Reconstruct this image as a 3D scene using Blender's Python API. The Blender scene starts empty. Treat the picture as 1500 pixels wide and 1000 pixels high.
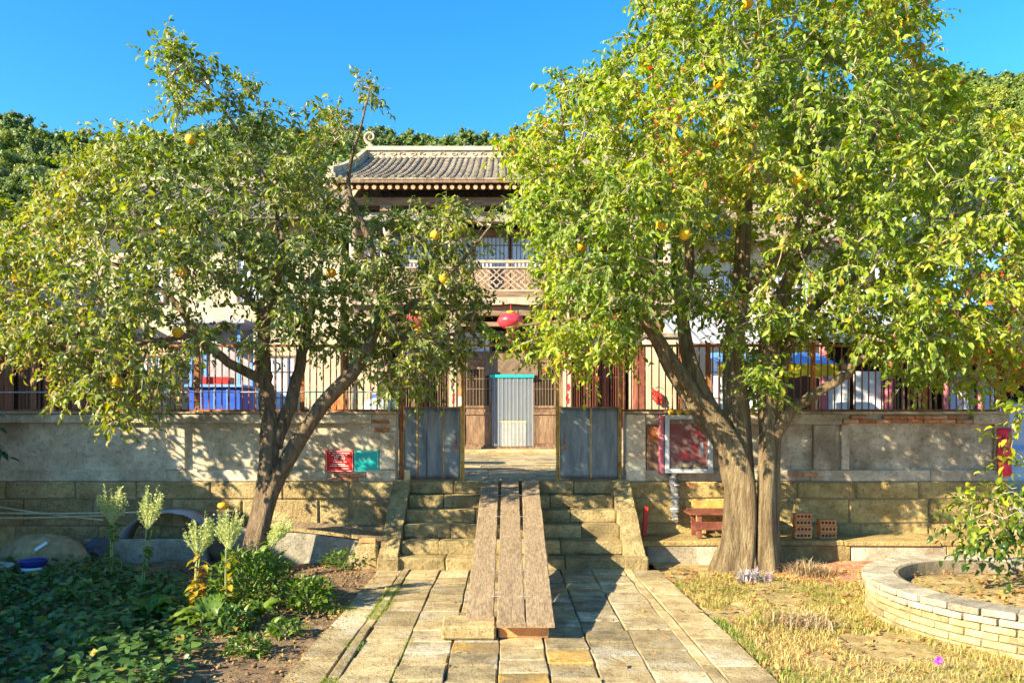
import bpy, bmesh, math, random
import numpy as np
from mathutils import Vector, Matrix, Euler
random.seed(7); rng = np.random.default_rng(11)
R = math.radians
scene = bpy.context.scene
COL = scene.collection

# ------------------------------------------------------------------ camera, sky, sun, exposure
F, CX, HZ, EYE = 1100.0, 740.0, 622.0, 1.875        # focal length in photo pixels, vanishing point, eye height
cd = bpy.data.cameras.new('camera'); cam = bpy.data.objects.new('camera', cd); COL.objects.link(cam)
cam.location = (0, 0, EYE); cam.rotation_euler = (R(90), 0, 0)
cd.sensor_width = 36; cd.lens = 36*F/1500; cd.shift_x = 10/1500; cd.shift_y = 122/1500
cd.clip_start = .05; cd.clip_end = 3000
scene.camera = cam
LIGHT = Vector((1.70, 1.12, -1.0)).normalized()      # direction the sunlight travels
ELEV = math.asin(-LIGHT.z); AZ = math.atan2(-LIGHT.x, -LIGHT.y)
w = bpy.data.worlds.new('World'); scene.world = w; w.use_nodes = True
nt = w.node_tree; nt.nodes.clear()
sky = nt.nodes.new('ShaderNodeTexSky'); sky.sky_type = 'NISHITA'; sky.sun_disc = False
sky.sun_elevation = ELEV; sky.sun_rotation = AZ % (2*math.pi)
sky.air_density = 1.0; sky.dust_density = 0.5; sky.ozone_density = 3.0; sky.altitude = 1200
hs = nt.nodes.new('ShaderNodeHueSaturation'); hs.inputs['Saturation'].default_value = 1.32; hs.inputs['Hue'].default_value = .492
bg = nt.nodes.new('ShaderNodeBackground'); bg.inputs['Strength'].default_value = 0.12
wo = nt.nodes.new('ShaderNodeOutputWorld')
nt.links.new(sky.outputs[0], hs.inputs['Color']); nt.links.new(hs.outputs[0], bg.inputs['Color']); nt.links.new(bg.outputs[0], wo.inputs[0])
sl = bpy.data.lights.new('sun', 'SUN'); so = bpy.data.objects.new('sun', sl); COL.objects.link(so)
sl.energy = 5.0; sl.angle = R(.5); sl.color = (1.0, .88, .62)
so.rotation_euler = LIGHT.to_track_quat('-Z', 'Y').to_euler()
vs = scene.view_settings; vs.view_transform = 'Standard'; vs.look = 'None'; vs.gamma = 1; vs.exposure = 1.68; vs.use_curve_mapping = False

def X(px, y): return (px-CX)*y/F
def Z(py, y): return EYE-(py-HZ)*y/F
def gy(py, z=0): return (EYE-z)*F/(py-HZ)            # distance of a point on a level of height z

# ------------------------------------------------------------------ materials
def ramp(nt, stops):
    r = nt.nodes.new('ShaderNodeValToRGB'); e = r.color_ramp.elements
    while len(e) > 1: e.remove(e[-1])
    e[0].position = stops[0][0]; e[0].color = (*stops[0][1], 1)
    for p, c in stops[1:]:
        k = e.new(p); k.color = (*c, 1)
    return r
MATS = {}
def mat(name, c1, c2, scale=6, rough=.8, bump=.25, c3=None, stain=.8, rand=.12, metal=0, stretch=(1,1,1), spec=.3, bscale=4, dist=.012, sthr=.55, pit=0):
    m = bpy.data.materials.new(name); m.use_nodes = True; MATS[name] = m
    t = m.node_tree; L = t.links; P = t.nodes['Principled BSDF']
    tc = t.nodes.new('ShaderNodeTexCoord'); oi = t.nodes.new('ShaderNodeObjectInfo')
    mul = t.nodes.new('ShaderNodeMath'); mul.operation = 'MULTIPLY'; mul.inputs[1].default_value = 53.7
    L.new(oi.outputs['Random'], mul.inputs[0])
    mp = t.nodes.new('ShaderNodeMapping'); mp.inputs['Scale'].default_value = stretch
    add = t.nodes.new('ShaderNodeVectorMath'); add.operation = 'ADD'
    L.new(tc.outputs['Object'], add.inputs[0]); L.new(mul.outputs[0], add.inputs[1]); L.new(add.outputs[0], mp.inputs['Vector'])
    n = t.nodes.new('ShaderNodeTexNoise'); n.inputs['Scale'].default_value = scale; n.inputs['Detail'].default_value = 9; n.inputs['Roughness'].default_value = .65
    L.new(mp.outputs[0], n.inputs['Vector'])
    rp = ramp(t, [(.39, c1), (.61, c2)]); L.new(n.outputs['Fac'], rp.inputs[0])
    col = rp.outputs[0]
    if c3 is not None:
        n2 = t.nodes.new('ShaderNodeTexNoise'); n2.inputs['Scale'].default_value = scale*.28; n2.inputs['Detail'].default_value = 6; n2.inputs['Roughness'].default_value = .7
        L.new(mp.outputs[0], n2.inputs['Vector'])
        r2 = ramp(t, [(sthr-.06, (0,0,0)), (sthr+.1, (stain,)*3)]); L.new(n2.outputs['Fac'], r2.inputs[0])
        mx = t.nodes.new('ShaderNodeMix'); mx.data_type = 'RGBA'
        L.new(r2.outputs[0], mx.inputs[0]); L.new(col, mx.inputs[6]); mx.inputs[7].default_value = (*c3, 1); col = mx.outputs[2]
    if pit:
        n3 = t.nodes.new('ShaderNodeTexNoise'); n3.inputs['Scale'].default_value = scale*5.5; n3.inputs['Detail'].default_value = 4; n3.inputs['Roughness'].default_value = .75
        L.new(mp.outputs[0], n3.inputs['Vector']); r3 = ramp(t, [(.36, (1-pit,)*3), (.47, (1,1,1))]); L.new(n3.outputs['Fac'], r3.inputs[0])
        m3 = t.nodes.new('ShaderNodeMix'); m3.data_type = 'RGBA'; m3.blend_type = 'MULTIPLY'; m3.inputs[0].default_value = 1
        L.new(col, m3.inputs[6]); L.new(r3.outputs[0], m3.inputs[7]); col = m3.outputs[2]
    if rand:
        h = t.nodes.new('ShaderNodeHueSaturation'); mr = t.nodes.new('ShaderNodeMapRange')
        mr.inputs[3].default_value = 1-rand; mr.inputs[4].default_value = 1+rand
        L.new(oi.outputs['Random'], mr.inputs[0]); L.new(mr.outputs[0], h.inputs['Value']); L.new(col, h.inputs['Color']); col = h.outputs[0]
    L.new(col, P.inputs['Base Color']); P.inputs['Roughness'].default_value = rough; P.inputs['Metallic'].default_value = metal
    P.inputs['Specular IOR Level'].default_value = spec
    if bump:
        nb = t.nodes.new('ShaderNodeTexNoise'); nb.inputs['Scale'].default_value = scale*bscale; nb.inputs['Detail'].default_value = 6; nb.inputs['Roughness'].default_value = .7
        L.new(mp.outputs[0], nb.inputs['Vector'])
        b = t.nodes.new('ShaderNodeBump'); b.inputs['Strength'].default_value = bump; b.inputs['Distance'].default_value = dist*4
        L.new(nb.outputs['Fac'], b.inputs['Height']); L.new(b.outputs[0], P.inputs['Normal'])
    return m
def leafmat(name, stops, trans=.35, rough=.42, spec=.5, under=.0):
    m = bpy.data.materials.new(name); m.use_nodes = True; MATS[name] = m
    t = m.node_tree; L = t.links; P = t.nodes['Principled BSDF']; out = t.nodes['Material Output']
    at = t.nodes.new('ShaderNodeAttribute'); at.attribute_name = 'rnd'
    rp = ramp(t, stops); L.new(at.outputs['Fac'], rp.inputs[0])
    ge = t.nodes.new('ShaderNodeNewGeometry'); bf = t.nodes.new('ShaderNodeMath'); bf.operation = 'MULTIPLY'; bf.inputs[1].default_value = under
    L.new(ge.outputs['Backfacing'], bf.inputs[0]); ux = t.nodes.new('ShaderNodeMix'); ux.data_type = 'RGBA'; L.new(bf.outputs[0], ux.inputs[0]); L.new(rp.outputs[0], ux.inputs[6]); ux.inputs[7].default_value = (.46,.47,.22,1)
    L.new(ux.outputs[2], P.inputs['Base Color']); P.inputs['Roughness'].default_value = rough; P.inputs['Specular IOR Level'].default_value = spec
    tr = t.nodes.new('ShaderNodeBsdfTranslucent'); ms = t.nodes.new('ShaderNodeMixShader'); ms.inputs[0].default_value = trans
    hv = t.nodes.new('ShaderNodeHueSaturation'); hv.inputs['Saturation'].default_value = 1.15; hv.inputs['Value'].default_value = 1.5
    L.new(rp.outputs[0], hv.inputs['Color']); L.new(hv.outputs[0], tr.inputs['Color'])
    L.new(P.outputs[0], ms.inputs[1]); L.new(tr.outputs[0], ms.inputs[2]); L.new(ms.outputs[0], out.inputs['Surface'])
    return m

mat('earth', (.16,.10,.055), (.30,.20,.11), 9, .95, .6, c3=(.10,.065,.04), stain=.7, rand=0)
mat('dry_ground', (.33,.22,.09), (.56,.41,.18), 6, .95, .7, pit=.4, c3=(.24,.20,.06), stain=.75, rand=0)
mat('hill_soil', (.03,.05,.015), (.07,.09,.03), .2, .95, 0, rand=0)
mat('paving', (.33,.235,.115), (.55,.42,.22), 4, .8, .7, c3=(.66,.58,.45), stain=.8, rand=.22, bscale=9, sthr=.57, pit=.45)
mat('paving_dark', (.21,.16,.09), (.42,.32,.17), 5, .8, .7, c3=(.64,.58,.48), stain=.85, rand=.28, bscale=9, sthr=.58, pit=.5)
mat('paving_ochre', (.44,.25,.05), (.56,.36,.11), 6, .8, .6, c3=(.24,.17,.09), stain=.8, rand=.12, sthr=.5, pit=.5)
mat('sandstone', (.40,.28,.12), (.60,.45,.22), 4, .9, .8, c3=(.28,.20,.10), stain=.7, rand=.14, bscale=7, dist=.02, pit=.45)
mat('step_stone', (.32,.235,.105), (.52,.39,.185), 5, .9, .8, c3=(.17,.125,.06), stain=.75, rand=.14, bscale=6, dist=.02, sthr=.54, pit=.45)
mat('mossy_stone', (.37,.25,.09), (.56,.40,.16), 4, .9, .7, c3=(.17,.125,.055), stain=.75, rand=.14, bscale=6, dist=.02, sthr=.55, pit=.45)
mat('plaster', (.52,.42,.29), (.76,.66,.50), 3, .9, .5, c3=(.32,.25,.165), stain=.85, rand=.05, bscale=8, sthr=.55, pit=.35)
mat('plaster_dirty', (.36,.29,.20), (.58,.49,.37), 3, .9, .5, c3=(.20,.155,.10), stain=.85, rand=.05, bscale=8, sthr=.53, pit=.35)
mat('cream_wall', (.44,.36,.25), (.56,.47,.34), 1.2, .9, .2, c3=(.34,.27,.18), stain=.6, rand=0)
mat('concrete', (.28,.24,.18), (.42,.37,.29), 5, .9, .5, c3=(.17,.14,.10), stain=.7, rand=.08, pit=.35)
mat('brick_red', (.36,.13,.06), (.55,.24,.11), 9, .9, .5, c3=(.45,.36,.28), stain=.6, rand=.22, bscale=5)
mat('brick_orange', (.55,.21,.07), (.66,.30,.12), 9, .9, .4, c3=(.42,.22,.12), stain=.6, rand=.15)
mat('brick_yellow', (.42,.32,.15), (.64,.51,.26), 9, .9, .6, c3=(.27,.21,.11), stain=.8, rand=.22, bscale=5, sthr=.52, pit=.45)
mat('brick_grey', (.34,.28,.20), (.52,.44,.32), 7, .9, .5, c3=(.22,.18,.13), stain=.7, rand=.22, bscale=5, pit=.4)
mat('mortar', (.20,.16,.10), (.30,.24,.16), 12, .95, .5, rand=0)
mat('rust', (.22,.07,.03), (.42,.16,.06), 14, .85, .3, c3=(.50,.26,.09), stain=.7, rand=.15)
mat('rust_bar', (.20,.07,.045), (.34,.13,.075), 14, .8, .2, rand=.25)
mat('rust_yellow', (.42,.24,.05), (.58,.37,.10), 10, .8, .3, c3=(.25,.10,.04), stain=.8, rand=.08)
mat('gate_steel', (.10,.115,.125), (.20,.21,.215), 2.6, .5, .2, c3=(.20,.165,.10), stain=.55, rand=.08, metal=.25, spec=.5, sthr=.6, stretch=(3,3,.7))
mat('zinc', (.50,.52,.55), (.66,.68,.70), 6, .4, .1, rand=.03, metal=.4)
mat('plank_wood', (.23,.155,.09), (.45,.325,.20), 2.2, .8, .7, c3=(.17,.11,.065), stain=.6, rand=.14, stretch=(30,.32,30), bscale=2.5)
mat('old_wood', (.19,.11,.065), (.34,.22,.135), 3, .8, .5, c3=(.10,.06,.04), stain=.7, rand=.14, stretch=(7,7,.8), pit=.4)
mat('beam_wood', (.20,.13,.08), (.34,.23,.14), 3, .8, .4, c3=(.11,.07,.045), stain=.7, rand=.1, stretch=(.8,7,7))
mat('red_wood', (.13,.035,.022), (.22,.075,.045), 6, .75, .3, rand=.12)
mat('dark_inside', (.02,.016,.012), (.04,.03,.022), 3, .95, 0, rand=0)
mat('lattice_wood', (.34,.24,.17), (.50,.38,.28), 4, .8, .3, rand=.1)
mat('paper', (.55,.62,.74), (.68,.74,.84), 2, .9, 0, rand=.05)
mat('tile', (.13,.10,.075), (.29,.235,.17), 8, .9, .7, c3=(.40,.33,.24), stain=.7, rand=.25, pit=.55)
mat('ridge_tile', (.38,.31,.22), (.58,.48,.35), 9, .9, .8, c3=(.22,.17,.12), stain=.8, rand=.1, pit=.5)
mat('rafter_end', (.58,.40,.20), (.68,.50,.28), 5, .8, .1, rand=.12)
mat('bark_left', (.22,.145,.085), (.42,.30,.185), 5, .9, .9, c3=(.10,.065,.04), stain=.7, rand=0, stretch=(5,5,.9), bscale=3, dist=.03)
mat('bark_right', (.25,.165,.085), (.48,.36,.20), 4, .9, .9, c3=(.13,.085,.045), stain=.7, rand=0, stretch=(5,5,.7), bscale=3, dist=.04, pit=.4)
mat('twig', (.26,.19,.12), (.46,.37,.27), 6, .8, .2, rand=0)
mat('white_paint', (.74,.74,.75), (.82,.82,.82), 3, .6, .05, c3=(.58,.57,.56), stain=.5, rand=.03)
mat('lavender_paint', (.50,.50,.68), (.60,.60,.76), 3, .6, .05, rand=.04)
mat('pink_paint', (.50,.13,.17), (.62,.20,.24), 5, .6, .1, rand=.05)
mat('red_paint', (.48,.018,.014), (.60,.03,.02), 5, .5, .02, rand=.04)
mat('lantern_silk', (.62,.03,.05), (.72,.06,.07), 5, .25, .02, rand=.04, spec=.6)
mat('red_paper', (.62,.02,.04), (.78,.04,.08), 5, .7, .05, rand=.05)
mat('dark_red', (.36,.010,.014), (.50,.02,.025), 4, .5, .05, c3=(.26,.02,.025), stain=.6, rand=.04)
mat('teal_paint', (.01,.40,.36), (.02,.48,.43), 5, .5, .02, rand=.04)
mat('blue_paint', (.015,.07,.42), (.03,.11,.55), 4, .5, .05, rand=.06)
mat('sky_blue_paint', (.10,.26,.62), (.16,.34,.70), 4, .5, .05, rand=.06)
mat('blue_grey', (.30,.37,.50), (.40,.47,.60), 2, .6, .1, rand=.05)
mat('navy', (.02,.03,.18), (.03,.04,.26), 4, .3, 0, rand=.05, spec=.5)
mat('yellow_cloth', (.72,.50,.01), (.80,.60,.03), 5, .7, .05, rand=.04)
mat('orange_paint', (.55,.15,.04), (.66,.22,.06), 5, .6, .05, rand=.05)
mat('black_ink', (.012,.012,.012), (.03,.03,.03), 5, .6, 0, rand=0)
mat('grey_sheet', (.30,.30,.33), (.42,.42,.45), 2, .6, .1, c3=(.24,.22,.21), stain=.5, rand=.05)
mat('tarp_black', (.03,.03,.04), (.07,.07,.085), 4, .5, .3, rand=.05, spec=.5)
mat('tarp_grey', (.07,.07,.07), (.22,.21,.20), 16, .5, .6, c3=(.50,.49,.47), stain=.8, rand=.05, spec=.5)
mat('sandy_soil', (.36,.25,.13), (.54,.40,.22), 8, .95, .8, c3=(.28,.18,.09), stain=.6, rand=0)
mat('bamboo', (.44,.35,.21), (.56,.46,.29), 8, .6, .1, rand=.15)
mat('fruit_skin', (.70,.30,.008), (.80,.46,.02), 9, .5, .3, rand=.15, spec=.4)
mat('pumpkin_skin', (.72,.36,.01), (.82,.48,.03), 6, .45, .1, rand=.1, spec=.5)
mat('clay', (.14,.09,.06), (.22,.15,.10), 6, .6, .2, rand=.05)
mat('stem_green', (.22,.26,.08), (.34,.36,.14), 8, .7, .1, rand=.1)
mat('stem_brown', (.28,.16,.07), (.40,.25,.12), 8, .8, .1, rand=.1)
mat('seedhead', (.42,.46,.16), (.60,.62,.28), 20, .7, .1, rand=.1)

def glassmat(name, tint, alpha, rough=.08):
    m = bpy.data.materials.new(name); m.use_nodes = True; MATS[name] = m
    t = m.node_tree; P = t.nodes['Principled BSDF']; out = t.nodes['Material Output']
    P.inputs['Base Color'].default_value = (*tint, 1); P.inputs['Roughness'].default_value = rough; P.inputs['Specular IOR Level'].default_value = .6
    tr = t.nodes.new('ShaderNodeBsdfTransparent'); ms = t.nodes.new('ShaderNodeMixShader'); ms.inputs[0].default_value = alpha
    t.links.new(tr.outputs[0], ms.inputs[1]); t.links.new(P.outputs[0], ms.inputs[2]); t.links.new(ms.outputs[0], out.inputs['Surface'])
glassmat('cabinet_glass', (.25,.25,.25), .22)
glassmat('curtain_plastic', (.55,.62,.72), .16, .12)
glassmat('curtain_rib', (.62,.66,.72), .26, .2)

GRN = (.10,.155,.018); YEL = (.30,.31,.03); DRK = (.045,.085,.014)
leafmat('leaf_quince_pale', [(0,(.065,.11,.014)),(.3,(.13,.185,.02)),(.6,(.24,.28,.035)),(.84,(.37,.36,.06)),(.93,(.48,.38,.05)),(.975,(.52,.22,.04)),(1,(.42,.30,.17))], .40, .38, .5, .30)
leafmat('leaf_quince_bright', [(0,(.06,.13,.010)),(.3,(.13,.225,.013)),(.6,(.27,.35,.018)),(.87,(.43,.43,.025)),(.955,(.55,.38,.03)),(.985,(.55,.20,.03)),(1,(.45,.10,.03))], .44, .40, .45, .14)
leafmat('leaf_locust', [(0,(.12,.17,.02)),(.5,(.22,.26,.03)),(1,(.34,.33,.04))], .4, .5)
leafmat('leaf_dark', [(0,(.025,.05,.012)),(.5,(.05,.085,.018)),(.85,(.12,.14,.025)),(1,(.36,.27,.04))], .3, .45)
leafmat('leaf_vine', [(0,(.045,.10,.022)),(.5,(.08,.16,.035)),(.85,(.15,.22,.045)),(.95,(.26,.25,.05)),(1,(.34,.25,.05))], .28, .38)
leafmat('leaf_herb', [(0,(.06,.12,.015)),(.5,(.12,.20,.025)),(1,(.22,.29,.05))], .3, .45)
leafmat('leaf_yellow', [(0,(.30,.26,.03)),(.5,(.45,.33,.03)),(1,(.40,.18,.04))], .35, .5)
leafmat('leaf_planter', [(0,(.03,.075,.012)),(.45,(.08,.14,.015)),(.7,(.28,.31,.02)),(1,(.50,.46,.03))], .35, .35)
leafmat('leaf_litter', [(0,(.20,.10,.04)),(.4,(.36,.20,.07)),(.7,(.52,.34,.08)),(1,(.45,.12,.06))], .15, .7)
leafmat('grass_dry', [(0,(.13,.20,.025)),(.28,(.27,.28,.05)),(.55,(.46,.36,.11)),(.8,(.58,.45,.17)),(1,(.42,.26,.10))], .25, .6)
leafmat('grass_green', [(0,(.10,.18,.02)),(.5,(.18,.27,.03)),(1,(.36,.36,.07))], .35, .5)
leafmat('dead_stalk', [(0,(.22,.13,.06)),(.5,(.38,.26,.13)),(1,(.52,.40,.24))], .1, .7)
leafmat('spiderwort', [(0,(.26,.15,.24)),(.5,(.48,.42,.48)),(1,(.30,.32,.22))], .2, .4)
leafmat('flower_purple', [(0,(.35,.05,.55)),(1,(.55,.15,.75))], .3, .6)
leafmat('bud', [(0,(.30,.36,.08)),(.5,(.46,.50,.16)),(1,(.62,.62,.32))], .3, .6)
leafmat('forest_dark', [(0,(.02,.04,.006)),(.5,(.05,.09,.01)),(1,(.10,.15,.018))], .2, .6)
leafmat('forest_mid', [(0,(.04,.075,.009)),(.5,(.10,.15,.016)),(1,(.18,.22,.028))], .2, .6)
leafmat('forest_light', [(0,(.08,.12,.01)),(.5,(.18,.22,.016)),(1,(.30,.31,.025))], .2, .6)
leafmat('forest_grey', [(0,(.06,.085,.03)),(.5,(.12,.15,.05)),(1,(.19,.22,.08))], .2, .6)

# ------------------------------------------------------------------ geometry helpers
def tag(o, label=None, cat=None, group=None, kind=None):
    if label: o['label'] = label
    if cat: o['category'] = cat
    if group: o['group'] = group
    if kind: o['kind'] = kind
    return o
def thing(name, loc, label, cat, group=None):
    o = bpy.data.objects.new(name, None); COL.objects.link(o); o.location = loc; o.empty_display_size = .1
    return tag(o, label, cat, group)
def wmat(o):
    m = Matrix.LocRotScale(o.location, o.rotation_euler, o.scale)
    return (wmat(o.parent) @ o.matrix_parent_inverse @ m) if o.parent else m
def adopt(o, parent):
    if parent is not None:
        o.parent = parent; o.matrix_parent_inverse = wmat(parent).inverted()
    return o
def link(name, me, m, parent=None, loc=(0,0,0), rot=(0,0,0), scl=(1,1,1)):
    o = bpy.data.objects.new(name, me); COL.objects.link(o)
    if m is not None and not me.materials: me.materials.append(MATS[m])
    o.location = loc; o.rotation_euler = rot; o.scale = scl
    return adopt(o, parent)
def mesh(name, V, Fc, smooth=False):
    me = bpy.data.meshes.new(name); me.from_pydata([tuple(v) for v in V], [], [tuple(f) for f in Fc])
    if smooth: me.polygons.foreach_set('use_smooth', [True]*len(me.polygons))
    me.update(); return me
class G:
    def __init__(s): s.V = []; s.F = []
    def add(s, V, Fc):
        b = len(s.V); s.V += [tuple(v) for v in V]; s.F += [tuple(i+b for i in f) for f in Fc]; return s
    def box(s, x0, x1, y0, y1, z0, z1):
        V = [(x,y,z) for z in (z0,z1) for y in (y0,y1) for x in (x0,x1)]
        return s.add(V, [(0,2,3,1),(4,5,7,6),(0,1,5,4),(2,6,7,3),(0,4,6,2),(1,3,7,5)])
    def tube(s, P, rad, n=8, flute=0, nf=5, caps=True, seed=0, twist=0, squash=1):
        V, Fc = tube_geo(P, rad, n, flute, nf, caps, seed, twist, squash); return s.add(V, Fc)
    def lathe(s, prof, c=(0,0,0), n=20, lob=0, nl=8):
        V = []
        for r, z in prof:
            for k in range(n):
                a = 2*math.pi*k/n; rr = r*(1+lob*math.cos(nl*a)); V.append((c[0]+rr*math.cos(a), c[1]+rr*math.sin(a), c[2]+z))
        Fc = [(i*n+k, i*n+(k+1)%n, (i+1)*n+(k+1)%n, (i+1)*n+k) for i in range(len(prof)-1) for k in range(n)]
        Fc.append(tuple(range((len(prof)-1)*n, len(prof)*n))); Fc.append(tuple(range(n-1,-1,-1)))
        return s.add(V, Fc)
    def prism(s, prof, x0, x1):                       # (y,z) outline extruded along x
        n = len(prof); V = [(x0,*p) for p in prof]+[(x1,*p) for p in prof]
        Fc = [(k,(k+1)%n,n+(k+1)%n,n+k) for k in range(n)]+[tuple(range(n-1,-1,-1)), tuple(range(n,2*n))]
        return s.add(V, Fc)
    def slabpoly(s, poly, y0, y1):                    # (x,z) outline extruded along y
        n = len(poly); V = [(a,y0,b) for a,b in poly]+[(a,y1,b) for a,b in poly]
        Fc = [(k,n+k,n+(k+1)%n,(k+1)%n) for k in range(n)]+[tuple(range(n)), tuple(range(2*n-1,n-1,-1))]
        return s.add(V, Fc)
    def mk(s, name, m, parent=None, smooth=False): return link(name, mesh(name, s.V, s.F, smooth), m, parent)
def tube_geo(P, rad, n=8, flute=0, nf=5, caps=True, seed=0, twist=0, squash=1):
    P = [Vector(p) for p in P]; rs = random.Random(seed); ph = [rs.uniform(0,6.28) for _ in range(3)]
    if not hasattr(rad, '__len__'): rad = [rad]*len(P)
    V = []; t0 = (P[1]-P[0]).normalized(); u = t0.orthogonal().normalized()
    for i, p in enumerate(P):
        t = (P[min(i+1,len(P)-1)]-P[max(i-1,0)]).normalized()
        u = (u - t*u.dot(t)).normalized(); v = t.cross(u)
        for k in range(n):
            a = 2*math.pi*k/n; r = rad[i]
            if flute:
                r *= 1+flute*math.sin(nf*a+ph[0]+twist*i)+flute*.6*math.sin((nf*2-3)*a+ph[1]-twist*.7*i)+flute*.3*math.sin(2*a+ph[2]+i*.5)
            V.append(p+u*(r*math.cos(a))+v*(r*squash*math.sin(a)))
    Fc = [(i*n+k, i*n+(k+1)%n, (i+1)*n+(k+1)%n, (i+1)*n+k) for i in range(len(P)-1) for k in range(n)]
    if caps: Fc += [tuple(range(n-1,-1,-1)), tuple(range((len(P)-1)*n, len(P)*n))]
    return V, Fc
def smooth_path(P, k=6):
    P = [Vector(p) for p in P]; out = []
    for i in range(len(P)-1):
        a = P[max(i-1,0)]; b = P[i]; c = P[i+1]; d = P[min(i+2,len(P)-1)]
        for j in range(k):
            t = j/k
            out.append(.5*((2*b)+(c-a)*t+(2*a-5*b+4*c-d)*t*t+(3*b-a-3*c+d)*t**3))
    out.append(P[-1]); return out
_bm = {}
def bevbox(sx, sy, sz, bev=.012, jit=.0, key=None, seg=1):
    """bevelled block centred on its base, with slightly uneven corners"""
    if key and key in _bm: return _bm[key]
    b = bmesh.new(); bmesh.ops.create_cube(b, size=1)
    for v in b.verts:
        v.co = Vector((v.co.x*sx, v.co.y*sy, (v.co.z+.5)*sz)) + Vector([random.uniform(-jit,jit) for _ in range(3)])
    if bev: bmesh.ops.bevel(b, geom=list(b.edges), offset=bev, segments=seg, affect='EDGES', profile=.6)
    me = bpy.data.meshes.new('block'); b.to_mesh(me); b.free()
    if key: _bm[key] = me
    return me
def block(name, x0, x1, y0, y1, z0, z1, m, parent=None, bev=.012, jit=.004, rot=(0,0,0)):
    return link(name, bevbox(x1-x0, y1-y0, z1-z0, bev, jit), m, parent, ((x0+x1)/2, (y0+y1)/2, z0), rot)
def unitbox():
    if 'ub' not in _bm: _bm['ub'] = mesh('bar', *(lambda g: (g.V, g.F))(G().box(-.5,.5,-.5,.5,0,1)))
    return _bm['ub']
def bar(name, x, y, z0, z1, sx, sy, m, parent, rot=(0,0,0)):
    key = 'ub_'+m
    if key not in _bm: _bm[key] = unitbox().copy()
    return link(name, _bm[key], m, parent, (x,y,z0), rot, (sx,sy,z1-z0))
def text(body, size, m, name, parent, loc, rot=(math.pi/2,0,0)):
    c = bpy.data.curves.new('t', 'FONT'); c.body = body; c.size = size; c.align_x = 'CENTER'; c.align_y = 'CENTER'; c.extrude = .001
    o = bpy.data.objects.new('t', c); COL.objects.link(o)
    me = bpy.data.meshes.new_from_object(o.evaluated_get(bpy.context.evaluated_depsgraph_get())); bpy.data.objects.remove(o)
    me.materials.clear(); return link(name, me, m, parent, loc, rot)

# leaves: every leaf is a small folded, drooping blade
LEAF = np.array([(0,0,0),(.30,-.5,.14),(.33,0,0),(.30,.5,.14),(.68,-.40,.02),(.72,0,-.10),(.68,.40,.02),(1,0,-.30)])
def norm(a): return a/np.maximum(np.linalg.norm(a, axis=-1, keepdims=True), 1e-9)
def leaves(name, base, d, up, length, width, rnd, m, parent=None, curl=None, kind='stuff'):
    n = len(base); d = norm(d); s = norm(np.cross(d, up)); nn = np.cross(s, d)
    length = np.broadcast_to(length, n); width = np.broadcast_to(width, n)
    if curl is None: curl = rng.uniform(.3, 1.7, n)
    T = LEAF
    V = base[:,None,:] + T[None,:,0,None]*(d*length[:,None])[:,None,:] - T[None,:,1,None]*(s*width[:,None])[:,None,:] + T[None,:,2,None]*(nn*(length*curl)[:,None])[:,None,:]
    V = V.reshape(-1,3).astype(np.float32)
    tri = np.array([(0,2,1),(0,3,2),(1,2,5),(1,5,4),(2,3,6),(2,6,5),(4,5,7),(5,6,7)])
    Fi = (np.arange(n)[:,None,None]*8 + tri[None]).reshape(-1,3).astype(np.int32)
    return trimesh(name, V, Fi, np.repeat(rnd, 8), m, parent, kind)
def trimesh(name, V, Fi, rnd, m, parent=None, kind=None, smooth=False):
    me = bpy.data.meshes.new(name); nf = len(Fi)
    me.vertices.add(len(V)); me.vertices.foreach_set('co', V.astype(np.float32).ravel())
    me.loops.add(nf*3); me.loops.foreach_set('vertex_index', Fi.astype(np.int32).ravel())
    me.polygons.add(nf); me.polygons.foreach_set('loop_start', np.arange(nf, dtype=np.int32)*3)
    if smooth: me.polygons.foreach_set('use_smooth', np.ones(nf, dtype=bool))
    if rnd is not None:
        a = me.attributes.new('rnd', 'FLOAT', 'FACE'); a.data.foreach_set('value', np.asarray(rnd, dtype=np.float32))
    me.update(calc_edges=True); me.validate()
    o = link(name, me, m, parent)
    if kind: o['kind'] = kind
    return o
def blades(name, base, h, w, lean, rnd, m, parent=None, kind='stuff'):
    """grass: three-segment bent blades"""
    n = len(base); a = rng.uniform(0, 2*np.pi, n); dirv = np.stack([np.cos(a), np.sin(a), np.zeros(n)], 1); side = np.stack([-np.sin(a), np.cos(a), np.zeros(n)], 1)
    h = np.broadcast_to(h, n); up = np.array([0,0,1.])
    p1 = base + up*(h*.55)[:,None] + dirv*(h*lean*.35)[:,None]; p2 = base + up*(h*(1-.35*np.minimum(lean,1.5)))[:,None] + dirv*(h*lean)[:,None]
    ww = side*(np.broadcast_to(w, n)/2)[:,None]
    V = np.stack([base-ww, base+ww, p1-ww*.8, p1+ww*.8, p2], 1).reshape(-1,3)
    Fi = (np.arange(n)[:,None,None]*5 + np.array([(0,1,3),(0,3,2),(2,3,4)])[None]).reshape(-1,3)
    return trimesh(name, V, Fi, np.repeat(rnd,3), m, parent, kind)
def rv(n, z=0.): 
    v = rng.normal(size=(n,3)); v = norm(v); v[:,2] += z; return norm(v)
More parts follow.
